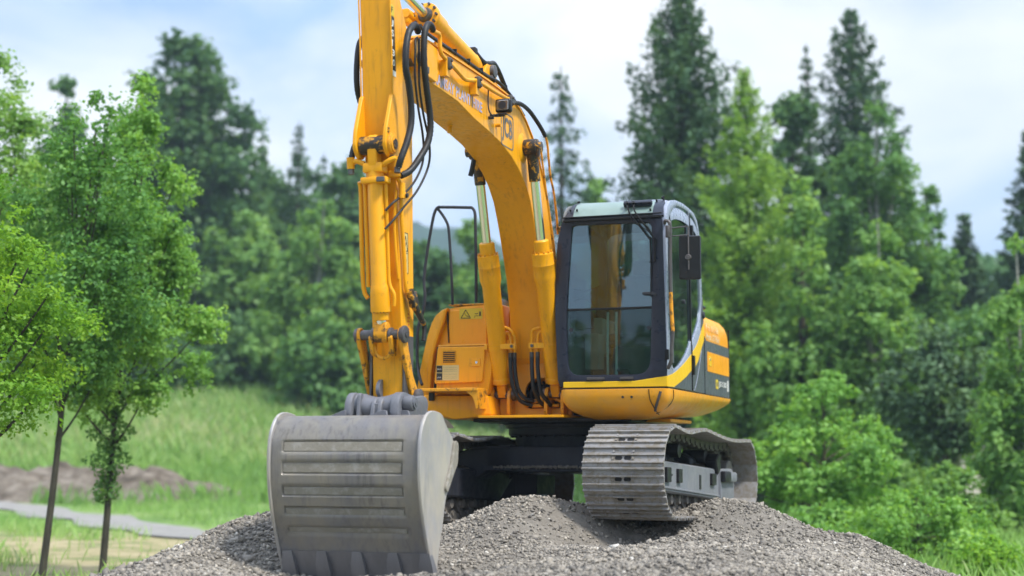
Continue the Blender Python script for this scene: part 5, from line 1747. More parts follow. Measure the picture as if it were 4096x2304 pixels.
# master shoe: x along travel, z outward
def shoe_bm():
    b_ = MB()
    prof = []
    hw = PT / 2
    prof = [(-hw + .004, 0), (-hw + .004, .010), (-hw + .016, .012), (-hw + .021, .034), (-hw + .031, .034), (-hw + .037, .012), (-.010, .012), (-.006, .029), (.006, .029), (.010, .012),
            (hw - .030, .012), (hw - .024, .031), (hw - .014, .031), (hw - .008, .012), (hw + .006, .008), (hw + .006, 0)]
    b_.prism(prof, -.35, .35, 'xz')
    for l in (-.085, .085):                    # bolts and slots
        for dx in (-.030, .030):
            b_.cyl((dx, l, .012), (dx, l, .022), .011, n=6)
    return b_
sb = shoe_bm()
nf0 = len(sb.bm.faces)
for l in (-.035, .035):
    pts_ = [(.026 + .017 * math.cos(2 * PI * k / 14) , l * 1.1 + (.018 if math.sin(2 * PI * k / 14 + .01) > 0 else -.018) + .012 * math.sin(2 * PI * k / 14)) for k in range(14)]
    sb.prism([(a_[0], a_[1]) for a_ in pts_], .0118, .0150, 'xy')
sb.bm.faces.ensure_lookup_table()
for i_ in range(nf0, len(sb.bm.faces)):
    sb.bm.faces[i_].material_index = 1
SHOE = bpy.data.meshes.new('track_shoe')
sb.bm.to_mesh(SHOE); sb.bm.free()
SHOE.polygons.foreach_set('use_smooth', [True] * len(SHOE.polygons)); SHOE.set_sharp_from_angle(angle=R(30))
SHOE.materials.append(MATS['track_steel']); SHOE.materials.append(MATS['black_trim'])
b = MB()
for l in (-.085, .085):
    b.prism(round_poly([(-PT * .58, -.012), (-PT * .50, -.078), (-PT * .2, -.088), (PT * .2, -.060), (PT * .42, -.05), (PT * .42, 0), (-PT * .42, 0)], .012), l - .018, l + .018, 'xz', bev=.003)
b.cyl((-PT * .42, -.115, -.048), (-PT * .42, .115, -.048), .022, n=10)
LINK = bpy.data.meshes.new('track_link')
b.bm.to_mesh(LINK); b.bm.free()
LINK.materials.append(MATS['track_link'])
b = MB()
b.box((0, 0, .0135), (.016, .07, .004), bev=0)
SLOT = bpy.data.meshes.new('mud_slot')
b.bm.to_mesh(SLOT); b.bm.free()
SLOT.materials.append(MATS['black_trim'])
UM0 = UM
for lc, nm in ((.995, 'near'), (-.995, 'far')):
    UM = UM0 if lc > 0 else Matrix.Translation((0, 0, -.06)) @ UM0
    tr = empty('track', (0, 0, 0)); tr.parent = EX
    for k in range(NSH):
        s = (k + .3) * PT
        a, c = at_len(s - PT / 2), at_len(s + PT / 2)
        mid_ = (a + c) / 2
        d = (c - a).normalized()
        n_ = Vector((-d.z, 0, d.x))            # outward: path runs clockwise seen from +y
        if (mid_ - Vector((0, 0, .4))).dot(n_) < 0: n_ = -n_
        X = d; Z = n_; Y = Z.cross(X)
        M_ = Matrix((( X.x, Y.x, Z.x, mid_.x), (X.y, Y.y, Z.y, mid_.y + lc), (X.z, Y.z, Z.z, mid_.z), (0, 0, 0, 1)))
        so = bpy.data.objects.new('track_shoe', SHOE); COL.objects.link(so); so.parent = tr
        so.matrix_local = UM @ M_
        lo = bpy.data.objects.new('track_link', LINK); COL.objects.link(lo); lo.parent = tr
        lo.matrix_local = UM @ M_
    # side frame
    sg = 1 if lc > 0 else -1
    b = MB()
    b.prism([(1.22, .46), (1.10, .49), (-.62, .455), (-.80, .44), (-.80, .17), (-.62, .165), (1.24, .235), (1.28, .30)], lc - .17, lc + .19, 'xz', bev=.012)
    tf = b.build('side_frame', 'frame_grey' if sg > 0 else 'frame_black', tr, M=UM)  # both side frames share one paint; the far one is coloured darker
    b = MB()
    b.prism(round_poly([(-.72, .46), (-1.18, .47), (-1.26, .40), (-1.26, .18), (-1.16, .12), (-.72, .14)], .03), lc - .20, lc + .215, 'xz', bev=.012, seg=2)
    b.build('drive_housing', 'frame_grey', tr, M=UM)
    b = MB()
    b.box((-.98, lc + sg * .235, .385), (.46, .05, .10), bev=.02, seg=2)
    b.build('motor_cover_bar', 'frame_grey', tr, M=UM)
    b = MB()
    b.box((-.84, lc + sg * .232, .385), (.24, .06, .105), bev=.015, seg=2)
    b.box((1.08, lc + sg * .20, .375), (.13, .03, .125), bev=.004); b.box((.72, lc + sg * .20, .37), (.12, .03, .12), bev=.004); b.box((-.47, lc + sg * .20, .355), (.16, .03, .11), bev=.004)
    b.box((-.02, lc + sg * .192, .325), (.05, .012, .13), bev=.002)
    b.box((1.0, lc + sg * .20, .375), (.10, .012, .02))
    b.box((-.62, lc + .16, .50), (.14, .12, .16), rot=(0, .5, 0), bev=.01)
    b.build_each('frame_fitting', 'black_paint', tr, M=UM)
    b = MB()
    b.box((.25, lc + sg * .195, .235), (1.95, .012, .018), rot=(0, -.037, 0), bev=.003)
    b.build('frame_rib', 'frame_grey', tr, M=UM)
    b = MB()
    b.lathe((1.33, lc - .09, .385), (1.33, lc + .09, .385), [(0, .20), (.03, .25), (.05, .27), (.06, .30), (.12, .30), (.13, .27), (.15, .25), (.18, .20)], 40)
    b.cyl((1.33, lc - .12, .385), (1.33, lc + .12, .385), .07, n=20)
    b.build('idler_wheel', 'frame_grey', tr, M=UM)
    b = MB()
    b.cyl((-1.34, lc - .03, .385), (-1.34, lc + .03, .385), .25, n=40)
    for k in range(20):
        a = 2 * PI * k / 20
        b.box((-1.34 + .265 * math.cos(a), lc, .385 + .265 * math.sin(a)), (.05, .05, .045), rot=(0, -a, 0), bev=.006)
    b.cyl((-1.34, lc - .15, .385), (-1.34, lc + .15, .385), .17, n=30, bev=.01)
    b.build('drive_sprocket', 'track_link', tr, M=UM)
    for f in (1.0, .74, .48, .22, -.04, -.30, -.56, -.82):
        b = MB()
        b.lathe((f, lc - .14, .165), (f, lc + .14, .165), [(0, .04), (.03, .05), (.035, .078), (.10, .078), (.105, .09), (.12, .09), (.16, .09), (.175, .09), (.18, .078), (.245, .078), (.25, .05), (.28, .04)], 20)
        b.build('bottom_roller', 'track_link', tr, M=UM)
    b = MB()
    b.cyl((.38, lc - .11, .60), (.38, lc + .11, .60), .065, n=20, bev=.006); b.cyl((-.55, lc - .11, .57), (-.55, lc + .11, .57), .065, n=20, bev=.006)
    b.build_each('carrier_roller', 'black_paint', tr, M=UM)
    b = MB()                                   # caked mud along the frame top
    tb = bmesh.new()
    rs = np.random.RandomState(8 + (sg > 0))
    nx_, ny_ = 70, 12
    vv = []
    for i_ in range(nx_):
        row = []
        for j_ in range(ny_):
            f = 1.1 - i_ * (1.75 / (nx_ - 1)); l = lc - .16 + j_ * (.34 / (ny_ - 1))
            edge = min(j_, ny_ - 1 - j_) / 3
            h = .045 * min(edge, 1) * (1 + 1.6 * float(fbm(np.array(f * 4.), np.array(l * 9.), 3))) + rs.uniform(-.010, .010)
            row.append(tb.verts.new((f, l, .470 - (1.1 - f) * .018 + h)))
        vv.append(row)
    for i_ in range(nx_ - 1):
        for j_ in range(ny_ - 1):
            tb.faces.new((vv[i_][j_], vv[i_][j_ + 1], vv[i_ + 1][j_ + 1], vv[i_ + 1][j_]))
    bmesh.ops.solidify(tb, geom=list(tb.faces), thickness=.03)
    bmesh.ops.recalc_face_normals(tb, faces=tb.faces)
    b._merge(tb)
    b.build('caked_mud', 'soil', tr, M=UM, angle=20)
UM = UM0
# spill of gravel lying on the cross frame
b = MB()
tb = bmesh.new()
rs = np.random.RandomState(12)
for k in range(260):
    l = rs.uniform(-.62, .55); f = rs.uniform(.585, .605)
    c0 = Vector((f + .004, l, .437 + rs.uniform(0, .014) * (1 - abs(l) * .5)))
    bmesh.ops.create_icosphere(tb, subdivisions=1, radius=rs.uniform(.006, .013), matrix=Matrix.Translation(c0) @ Matrix.Rotation(rs.uniform(0, 3), 4, 'X') @ Matrix.Diagonal((1.2, 1.5, .7, 1)))
b._merge(tb)
b.build('caked_mud', 'gravel_base', under, M=UM, angle=10)

# ================================================================== TREES
def quads_from(cent, nrm, size, aspect, rs):
    """one rhombic leaf (or leaf spray) per centre, lying across its normal"""
    n = len(cent)
    ref = rs.normal(size=(n, 3))
    a = np.cross(nrm, ref); a /= (np.linalg.norm(a, axis=1, keepdims=True) + 1e-9)
    b_ = np.cross(nrm, a); b_ /= (np.linalg.norm(b_, axis=1, keepdims=True) + 1e-9)
    s = size[:, None]
    V = np.stack([cent + a * s, cent + b_ * s * aspect, cent - a * s, cent - b_ * s * aspect], 1).reshape(-1, 3)
    return V
def crown_object(name, parent, V, tint, mat):
    n = len(V) // 4
    F_ = np.arange(n * 4).reshape(-1, 4)
    me = raw_mesh(name, V, F_, 4, np.repeat(tint, 4))
    return link(name, me, mat, parent)
def lerp_prof(prof, t_):
    return np.interp(t_, [p[0] for p in prof], [p[1] for p in prof])
def trunk_parts(parent, H, r, lean, limbs, mat, seed, wig=.15, zc0=0.0):
    rs = random.Random(seed)
    b = MB()
    path = []
    for k in range(7):
        s = k / 6
        path.append((lean[0] * s + rs.uniform(-wig, wig) * r * 2 * (0 < k), lean[1] * s + rs.uniform(-wig, wig) * r * 2 * (0 < k), -.25 + (H + .25) * s))
    b.tube(path, lambda s: r * (1.15 - s) + .006 + (.35 * r * max(0, 1 - s * 12)), 9, smooth=4)
    for (q, hr) in limbs:
        q = Vector(q)
        s = max(.12, min(.9, hr))
        p0 = Vector((lean[0] * s, lean[1] * s, H * s))
        mid_ = p0.lerp(q, .5) + Vector((0, 0, -.06 * (q - p0).length))
        b.tube([p0, mid_, q], lambda u: r * .42 * (1.1 - s) * (1.05 - u) + .006, 5, smooth=3)
    return b.build('trunk', mat, parent)
def deciduous(name, x, y, H, W, label, cat, mat='leaf_mid', prof=None, c0=.15, leaves=16000, leaf=.10, clumps=120, cr=.16, seed=1, trunk_r=None, lean=(0, 0), bk='bark_brown',
              droop=0.0, group=None, flat=.7, fill=.5, base=None, yw=None):
    """H total height, W half width, prof: [(t, half-width factor)] over the crown height"""
    rs = np.random.RandomState(seed)
    z0 = float(terrain_z(x, y)) if base is None else base
    root = empty(name, (x, y, z0))
    tag(root, label, cat, group)
    prof = prof or [(0, .35), (.15, .8), (.4, 1), (.7, .75), (.9, .4), (1, .08)]
    cz0 = H * c0
    yw = yw or W
    t_ = rs.rand(clumps * 6)
    wgt = lerp_prof(prof, t_) + .08
    t_ = t_[rs.rand(len(t_)) * wgt.max() < wgt][:clumps]
    m_ = len(t_)
    rad = lerp_prof(prof, t_)
    ang = rs.uniform(0, 2 * PI, m_)
    rr = np.sqrt(rs.uniform(.08 * (1 - fill) + .05, 1, m_))
    lob = 1 + .20 * np.sin(ang * 3 + t_ * 9 + seed) + .14 * np.sin(ang * 5 - t_ * 14)
    cx = np.cos(ang) * rr * rad * W * lob + lean[0] * (c0 + t_ * (1 - c0))
    cy = np.sin(ang) * rr * rad * yw * lob + lean[1] * (c0 + t_ * (1 - c0))
    cz = cz0 + t_ * (H - cz0) - droop * rr * W * .6
    crad = cr * W * rs.uniform(.6, 1.5, m_) * (.55 + .6 * rad) + leaf
    per = rs.multinomial(leaves, (crad ** 2) / (crad ** 2).sum())
    idx = np.repeat(np.arange(m_), per)
    n = len(idx)
    d = rs.normal(size=(n, 3)); d /= np.linalg.norm(d, axis=1, keepdims=True)
    q = rs.rand(n) ** .45
    # sub-clusters give twigs instead of an even ball
    d = d + .35 * np.sin(d * 7 + idx[:, None] * 1.7)
    P = np.stack([cx[idx], cy[idx], cz[idx]], 1) + d * (crad[idx] * q)[:, None] * np.array([1, 1, flat])
    if droop > 0:
        P[:, 2] -= droop * rs.rand(n) ** 2 * crad[idx] * 1.4
    nrm = d * .6 + rs.normal(size=(n, 3)) * .6 + np.array([0, 0, .55])
    nrm /= np.linalg.norm(nrm, axis=1, keepdims=True)
    V = quads_from(P, nrm, leaf * rs.uniform(.6, 1.35, n), .62, rs)
    ctint = rs.normal(.45, .17, m_)
    tint = np.clip(ctint[idx] + rs.normal(0, .13, n), 0, 1)
    crown_object('crown', root, V, tint, mat)
    ki = rs.choice(m_, min(m_, 26), replace=False)
    limbs = [((cx[k], cy[k], cz[k]), (cz[k] / H) * .75) for k in ki]
    trunk_parts(root, H * .93, trunk_r or H * .016, lean, limbs, bk, seed)
    return root
def conifer(name, x, y, H, W, label, cat, mat='needle_dark', c0=.06, levels=30, per=9, cards=44, size=.16, seed=1, prof=None, droop=.35, bk='bark_brown', gap=0.0, hang=.3, lean=(0, 0), base=None, trunk_r=None, group=None):
    rs = np.random.RandomState(seed)
    z0 = float(terrain_z(x, y)) if base is None else base
    root = empty(name, (x, y, z0))
    tag(root, label, cat, group)
    prof = prof or [(0, 1), (.3, .82), (.6, .5), (.85, .2), (1, .03)]
    C_, Nn, Sz, Tn = [], [], [], []
    limbs = []
    for i_ in range(levels):
        t_ = max((i_ + rs.uniform(-.3, .3)) / levels, 0.0) ** .92
        t_ = min(t_, .995)
        zb = H * c0 + t_ * H * (1 - c0)
        Lb = lerp_prof(prof, t_) * W
        k_ = max(4, int(per * (1 - .35 * t_)))
        a0 = rs.uniform(0, 2 * PI)
        for j_ in range(k_):
            if rs.rand() < gap: continue
            a = a0 + 2 * PI * j_ / k_ + rs.normal(0, .22)
            ln = Lb * rs.uniform(.5, 1.25) * (1 + .18 * math.sin(a * 3 + t_ * 25)) + .12
            nc = max(8, int(cards * (ln / W) ** 1.0 + 6))
            s = rs.rand(nc) ** .7
            up = .28 * (1 - droop)
            zc = zb + ln * (up * s - droop * s ** 1.5 + .22 * s ** 3)
            side = rs.normal(0, 1, nc) * ln * .16 * (1.15 - s) + rs.normal(0, .03, nc)
            ax = np.cos(a) * s * ln - np.sin(a) * side
            ay = np.sin(a) * s * ln + np.cos(a) * side
            zz = zc - hang * rs.rand(nc) ** 1.5 * (.25 + .5 * ln * .3)
            f_ = zb / H
            zz = zz + rs.normal(0, .07 * W / 2, nc)
            C_.append(np.stack([ax + lean[0] * f_, ay + lean[1] * f_, zz], 1))
            Nn.append(np.stack([rs.normal(0, .5, nc), rs.normal(0, .5, nc), rs.uniform(.3, 1.2, nc)], 1))
            Sz.append(size * rs.uniform(.6, 1.4, nc) * (.75 + .35 * (1 - t_)))
            Tn.append(np.clip(rs.normal(.3, .1) + s * .35 + rs.normal(0, .12, nc), 0, 1))
            if j_ % 3 == 0 and ln > .4:
                limbs.append(((np.cos(a) * ln * .8, np.sin(a) * ln * .8, zb + ln * (up * .8 - droop * .7)), zb / (H * .98)))
    P = np.concatenate(C_); Nn = np.concatenate(Nn); Nn /= np.linalg.norm(Nn, axis=1, keepdims=True)
    V = quads_from(P, Nn, np.concatenate(Sz), .38, rs)
    crown_object('crown', root, V, np.concatenate(Tn), mat)
    b = MB()
    r = trunk_r or H * .013
    b.tube([(0, 0, -.25), (lean[0] * .5, lean[1] * .5, H * .5), (lean[0], lean[1], H * .995)], lambda s: r * (1.05 - s) + .008, 8, smooth=4)
    for (q, hr) in limbs[:90]:
        s = min(hr, .99)
        p0 = Vector((lean[0] * s, lean[1] * s, H * s)); q = Vector(q)
        b.tube([p0, p0.lerp(q, .5) + Vector((0, 0, .03)), q], lambda u: r * .22 * (1.1 - s) * (1.1 - u) + .006, 4, smooth=2)
    b.build('trunk', bk, root)
    return root

P_OVAL = [(0, .45), (.12, .8), (.35, 1), (.6, .9), (.8, .62), (.93, .32), (1, .05)]
P_CONE = [(0, .75), (.15, 1), (.4, .82), (.65, .56), (.85, .28), (1, .05)]
P_DOME = [(0, .8), (.2, 1), (.5, .95), (.75, .75), (.92, .42), (1, .08)]
P_BIRCH = [(0, .5), (.2, .95), (.4, 1), (.6, .8), (.8, .5), (.93, .25), (1, .04)]
P_BUSH = [(0, 1), (.3, 1.0), (.6, .85), (.85, .5), (1, .1)]

def px(u, D): return (u - 1288) / 3703 * D
def hz(v, D):                                    # height at which a point at distance D is seen at image row v
    e = math.atan2(724.5 - v, 3680) + 0.11230
    return 0.57 + D * math.tan(e)
def dec(name, x, y, top, W, bot, label, cat, **k):
    g = float(terrain_z(x, y)); H = top - g
    return deciduous(name, x, y, H, W, label, cat, c0=max((bot - g) / H, 0.0), **k)
def far(fn, sc, name, x, y, top, W, bot, label, cat, **k):
    if 'leaf' in k: k['leaf'] *= sc
    if 'size' in k: k['size'] *= sc
    z = lambda q: .57 + (q - .57) * sc
    return fn(name, x * sc, y * sc, z(top), W * sc, z(bot), label, cat, **k)
def con(name, x, y, top, W, bot, label, cat, **k):
    g = float(terrain_z(x, y)); H = top - g
    return conifer(name, x, y, H, W, label, cat, c0=max((bot - g) / H, 0.02), **k)
# young trees on the left
dec('young_tree', -5.05, 13.6, 3.3, .90, .70, 'lime yellow leafed tree cut by the left edge of the photo', 'tree', mat='leaf_lime', leaves=28000, leaf=.024, clumps=100, cr=.19, seed=3, fill=.4, droop=.15, prof=P_DOME, bk='bark_olive')
dec('young_tree', -7.62, 21.0, 6.5, 1.25, 1.7, 'tall pale green tree at the far left behind the lime leafed one', 'tree', mat='leaf_light', leaves=26000, leaf=.038, clumps=110, cr=.2, seed=4, prof=P_BIRCH, bk='bark_olive')
dec('young_tree', -5.42, 17.0, 4.8, .78, 1.35, 'slender tree whose bare leaning trunk stands leftmost before the path', 'tree', mat='leaf_fresh', leaves=26000, leaf=.030, clumps=90, cr=.24, seed=5, flat=1.0, prof=P_OVAL, lean=(.5, 0), bk='bark_olive', trunk_r=.036)
t2 = dec('young_tree', -5.12, 18.5, 5.45, .98, 1.15, 'broad bright green young tree with low side shoots on its thin trunk', 'tree', mat='leaf_spring', leaves=52000, leaf=.030, clumps=120, cr=.17, seed=6, flat=1.0, fill=.25, prof=P_CONE, lean=(.35, 0), bk='bark_olive', trunk_r=.038)
rs = np.random.RandomState(77)
n = 1500
tt_ = rs.rand(n); w_ = (.25 + .10 * np.sin(tt_ * 23)) * np.sin(PI * np.clip(tt_ * .95 + .05, 0, 1)) ** .6
a_ = rs.uniform(0, 2 * PI, n); r_ = np.sqrt(rs.rand(n)) * w_
P = np.stack([np.cos(a_) * r_ + .02 + tt_ * .08, np.sin(a_) * r_, .95 + tt_ * 1.45], 1)
nn = rs.normal(size=(n, 3)) + np.array([0, 0, .5]); nn /= np.linalg.norm(nn, axis=1, keepdims=True)
crown_object('side_shoots', t2, quads_from(P, nn, .032 * rs.uniform(.6, 1.4, n), .6, rs), np.clip(rs.normal(.4, .2, n), 0, 1), 'leaf_mid')
# left middle distance
far(dec, 1.38, 'broadleaf_tree', -14.3, 46, 12.6, 1.0, 5.5, 'thin dark treetop rising far behind the pale trees on the left', 'tree', mat='leaf_dark', leaves=4500, leaf=.13, clumps=40, cr=.28, seed=7, prof=P_CONE)
far(dec, 1.38, 'broadleaf_tree', -11.9, 52, 15.5, 3.25, 2.4, 'huge dark green domed tree left of the excavator arm', 'tree', mat='leaf_dark', leaves=52000, leaf=.13, clumps=300, cr=.15, seed=8,
    prof=[(0, .72), (.15, .98), (.35, 1), (.55, .86), (.75, .64), (.9, .42), (1, .12)], group=None)
far(dec, 1.38, 'broadleaf_tree', -9.0, 49, 8.6, 1.5, 2.0, 'mid green bushy tree at the right foot of the huge domed tree', 'tree', mat='leaf_light', leaves=17000, leaf=.12, clumps=110, cr=.22, seed=9, prof=P_DOME)
far(con, 1.16, 'spruce_tree', -12.5, 72, 16.6, 1.15, 4.5, 'thin ragged spruce, leftmost of the three bare spires', 'tree', levels=30, per=8, cards=44, size=.12, seed=10, gap=.3, hang=.5, prof=[(0, 1), (.35, .8), (.6, .42), (.8, .3), (.93, .16), (1, .03)])
far(con, 1.16, 'spruce_tree', -9.8, 66, 15.8, 1.5, 4.5, 'dark narrow spruce, middle and tallest of the three bare spires', 'tree', levels=34, per=8, cards=50, size=.115, seed=11, gap=.25, hang=.5, prof=[(0, 1), (.4, .85), (.62, .5), (.8, .27), (.93, .14), (1, .03)])
far(con, 1.16, 'spruce_tree', -9.65, 74, 16.0, 1.0, 5, 'faint pointed spruce, rightmost of the three bare spires', 'tree', levels=22, per=6, cards=24, size=.18, seed=12, gap=.35)
far(dec, 1.38, 'birch_tree', -6.2, 45, 8.9, 1.5, 1.8, 'light green birch with a pale trunk left of the bucket cylinder', 'tree', mat='leaf_light', leaves=15000, leaf=.11, clumps=100, cr=.2, seed=13, prof=P_BIRCH, bk='bark_birch', droop=.3, lean=(.5, 0), trunk_r=.10, fill=.3)
far(dec, 1.25, 'broadleaf_tree', -6.4, 58, 12.4, 1.7, 2.7, 'dark leafy tree standing right behind the pale trunked birch', 'tree', mat='leaf_dark', leaves=18000, leaf=.15, clumps=100, cr=.22, seed=14, prof=P_OVAL)
far(dec, 1.38, 'shrub', -5.6, 43, 4.6, 1.2, 1.3, 'dark green shrub at the foot of the pale trunked birch', 'shrub', mat='leaf_mid', leaves=8000, leaf=.11, clumps=60, cr=.28, seed=15, prof=P_BUSH)
far(dec, 1.38, 'shrub', -9.4, 46, 4.8, 2.0, 1.7, 'deep green shrub mass between the domed tree and the meadow', 'shrub', mat='leaf_dark', leaves=14000, leaf=.12, clumps=80, cr=.24, seed=16, prof=P_BUSH)
far(dec, 1.38, 'shrub', -13.2, 45, 4.4, 2.4, 1.6, 'wide dark shrub under the huge domed tree', 'shrub', mat='leaf_dark', leaves=14000, leaf=.12, clumps=80, cr=.24, seed=17, prof=P_BUSH)
dec('broadleaf_tree', -12.4, 80, 17.2, 3.2, 5, 'dark wood-edge tree between the leftmost and middle spires', 'tree', mat='leaf_dark', leaves=15000, leaf=.2, clumps=90, cr=.22, seed=61, prof=P_DOME)
dec('broadleaf_tree', -8.9, 84, 16.8, 3.0, 5, 'broad mid green tree filling the line behind the birch', 'tree', mat='leaf_mid', leaves=15000, leaf=.2, clumps=90, cr=.22, seed=62, prof=P_DOME)
# behind the machine
dec('broadleaf_tree', -3.6, 60, 9.6, 1.9, 2.4, 'dark rounded tree seen through the handrail beside the arm', 'tree', mat='leaf_dark', leaves=18000, leaf=.15, clumps=100, cr=.2, seed=18, prof=P_OVAL)
dec('broadleaf_tree', -1.9, 66, 10.9, 1.7, 2.9, 'fresh green tree seen within the handrail loop', 'tree', mat='leaf_light', leaves=15000, leaf=.15, clumps=90, cr=.22, seed=19, prof=P_DOME)
dec('broadleaf_tree', -.4, 58, 8.6, 1.5, 2.3, 'mid green tree showing between handrail and boom', 'tree', mat='leaf_mid', leaves=12000, leaf=.14, clumps=80, cr=.22, seed=20, prof=P_DOME)
con('pine_tree', 2.05, 60, 16.8, 1.75, 3.5, 'sparse drooping conifer standing alone between boom and cab', 'tree', levels=28, per=8, cards=60, size=.155, seed=21, gap=.3, droop=.6, hang=.7,
    prof=[(0, .8), (.3, 1), (.55, .95), (.72, .62), (.86, .32), (1, .05)])
dec('broadleaf_tree', 3.9, 66, 12.9, 1.6, 2.6, 'light green tree peeping over the cab roof left of the big spruce', 'tree', mat='leaf_light', leaves=13000, leaf=.16, clumps=80, cr=.22, seed=22, prof=P_DOME)
dec('broadleaf_tree', 1.3, 70, 10.0, 2.2, 2.6, 'low dark tree hidden mostly behind the boom foot', 'tree', mat='leaf_dark', leaves=9000, leaf=.2, clumps=60, cr=.25, seed=23, prof=P_DOME)
# right of the machine
con('spruce_tree', 5.45, 46, 15.8, 3.2, .6, 'broad dark spruce towering directly behind the cab', 'tree', levels=58, per=13, cards=120, size=.15, seed=24, droop=.22, hang=.55,
    prof=[(0, 1), (.2, .95), (.38, .85), (.55, .70), (.72, .50), (.86, .34), (.95, .15), (1, .02)])
con('larch_tree', 6.5, 40, 11.3, 1.75, .2, 'light yellow green larch in front of the broad spruce', 'tree', mat='needle_light', levels=50, per=11, cards=95, size=.105, seed=25, droop=.2, hang=.6,
    prof=[(0, 1), (.3, .92), (.5, .80), (.68, .62), (.82, .42), (.93, .16), (1, .03)])
con('spruce_tree', 11.75, 57, 16.9, 1.35, 4, 'thin spruce just left of the tallest spire on the right', 'tree', levels=32, per=8, cards=50, size=.14, seed=26, gap=.2, droop=.15, hang=.5)
dec('broadleaf_tree', 10.1, 52, 13.6, 1.5, 2.0, 'dark tree filling the gap between larch and right-hand spruces', 'tree', mat='leaf_dark', leaves=21000, leaf=.14, clumps=130, cr=.2, seed=27, prof=P_OVAL)
con('spruce_tree', 12.85, 54, 17.4, 1.9, 3.5, 'tallest dark spire on the right, rising above the big birch', 'tree', levels=46, per=10, cards=75, size=.16, seed=28, droop=.2, gap=.1, hang=.5,
    prof=[(0, 1), (.4, .95), (.6, .8), (.75, .62), (.88, .38), (.96, .16), (1, .03)])
dec('birch_tree', 11.9, 47, 12.6, 2.3, 1.2, 'big loose crowned birch beneath the tallest spire', 'tree', mat='leaf_mid', leaves=30000, leaf=.105, clumps=190, cr=.15, seed=29, prof=P_BIRCH, bk='bark_birch', droop=.5, fill=.35, trunk_r=.16)
dec('birch_tree', 13.75, 48, 9.9, 1.1, 2.6, 'small airy birch at the right shoulder of the big one', 'tree', mat='leaf_mid', leaves=6500, leaf=.10, clumps=60, cr=.2, seed=30, prof=P_OVAL, bk='bark_birch', droop=.5, fill=.3)
dec('broadleaf_tree', 7.6, 38, 7.9, 1.35, .7, 'yellowish green tree between the larch and the big birch', 'tree', mat='leaf_light', leaves=17000, leaf=.095, clumps=110, cr=.2, seed=31, prof=P_CONE, droop=.25)
dec('birch_tree', 9.35, 37, 7.0, 1.75, .1, 'soft light green birch with a pale stem in the middle of the right woods', 'tree', mat='leaf_light', leaves=24000, leaf=.09, clumps=150, cr=.18, seed=32, prof=P_CONE, bk='bark_birch', droop=.35, trunk_r=.09)
dec('fruit_tree', 9.75, 33, 3.5, 1.05, .6, 'grey green tree on a crooked dark trunk at the right', 'tree', mat='leaf_grey', leaves=10000, leaf=.075, clumps=75, cr=.26, seed=33, prof=P_DOME, lean=(-.25, 0), trunk_r=.12)
con('spruce_tree', 18.1, 58, 10.2, 1.6, 1, 'dark conifer in the low dip of the tree line at right', 'tree', levels=30, per=9, cards=50, size=.22, seed=34, droop=.2)
con('spruce_tree', 19.9, 55, 13.0, 2.5, 1, 'dark spruce cut off by the right edge of the photo', 'tree', levels=40, per=11, cards=70, size=.22, seed=35, droop=.2)
dec('birch_tree', 9.75, 28, 4.8, .95, -.7, 'pale yellow green birch at the right edge with a thin white stem', 'tree', mat='leaf_light', leaves=15000, leaf=.07, clumps=110, cr=.2, seed=36, prof=P_CONE, bk='bark_birch', droop=.4, trunk_r=.05, fill=.4)
dec('broadleaf_tree', 8.0, 44, 3.6, 2.2, -.85, 'deep green thicket behind the fresh green sapling', 'tree', mat='leaf_dark', leaves=16000, leaf=.13, clumps=90, cr=.22, seed=37, prof=P_BUSH)
dec('broadleaf_tree', 12.0, 41, 3.8, 2.4, -.8, 'dark undergrowth tree right of the crooked trunk', 'tree', mat='leaf_mid', leaves=14000, leaf=.13, clumps=90, cr=.22, seed=38, prof=P_BUSH)
dec('broadleaf_tree', 15.0, 45, 5.2, 2.4, -.8, 'mid green tree below the dip in the tree line', 'tree', mat='leaf_mid', leaves=16000, leaf=.13, clumps=100, cr=.22, seed=39, prof=P_DOME)
dec('shrub', 5.3, 25, 2.15, 1.3, -.35, 'fresh green many stemmed sapling right of the rear track', 'shrub', mat='leaf_spring', leaves=17000, leaf=.045, clumps=85, cr=.15, seed=40, prof=P_CONE, droop=0, fill=.2, trunk_r=.035, flat=.6)
dec('shrub', 5.75, 21, .02, 1.0, -1.1, 'wide leafy bush below the sapling, behind the heap', 'shrub', mat='leaf_spring', leaves=16000, leaf=.034, clumps=70, cr=.20, seed=41, fill=.3, prof=P_BUSH)
dec('shrub', 6.15, 19, -.56, .36, -1.05, 'small yellow green bush near the bottom right corner', 'shrub', mat='leaf_lime', leaves=3500, leaf=.035, clumps=30, cr=.3, seed=42, prof=P_BUSH)
dec('shrub', 5.2, 23.5, -.2, .7, -1.1, 'low bush just over the right shoulder of the heap', 'shrub', mat='leaf_spring', leaves=6000, leaf=.05, clumps=50, cr=.26, seed=43, prof=P_BUSH)
dec('shrub', 7.9, 27, .35, .8, -1.1, 'bush with light leaves under the crooked trunk', 'shrub', mat='leaf_light', leaves=10000, leaf=.045, clumps=50, cr=.2, seed=44, fill=.3, prof=P_BUSH)
dec('shrub', 10.0, 30, -.2, .8, -1.1, 'low bush at the right edge beside the white stem', 'shrub', mat='leaf_mid', leaves=9000, leaf=.05, clumps=50, cr=.2, seed=45, fill=.3, prof=P_BUSH)
# more of the wood edge, just outside the frame
for k_, (ax_, ay_, at_) in enumerate(((24, 52, 11), (29, 58, 13), (33, 50, 9), (38, 60, 13), (45, 62, 12))):
    dec('broadleaf_tree', ax_, ay_, at_, 3.4, 0, 'broadleaf tree of the wood edge beyond the right side of the view', 'tree', mat='leaf_mid', leaves=6000, leaf=.26, clumps=60, cr=.25, seed=70 + k_, prof=P_DOME, group='trees of the wood edge beyond the right side')
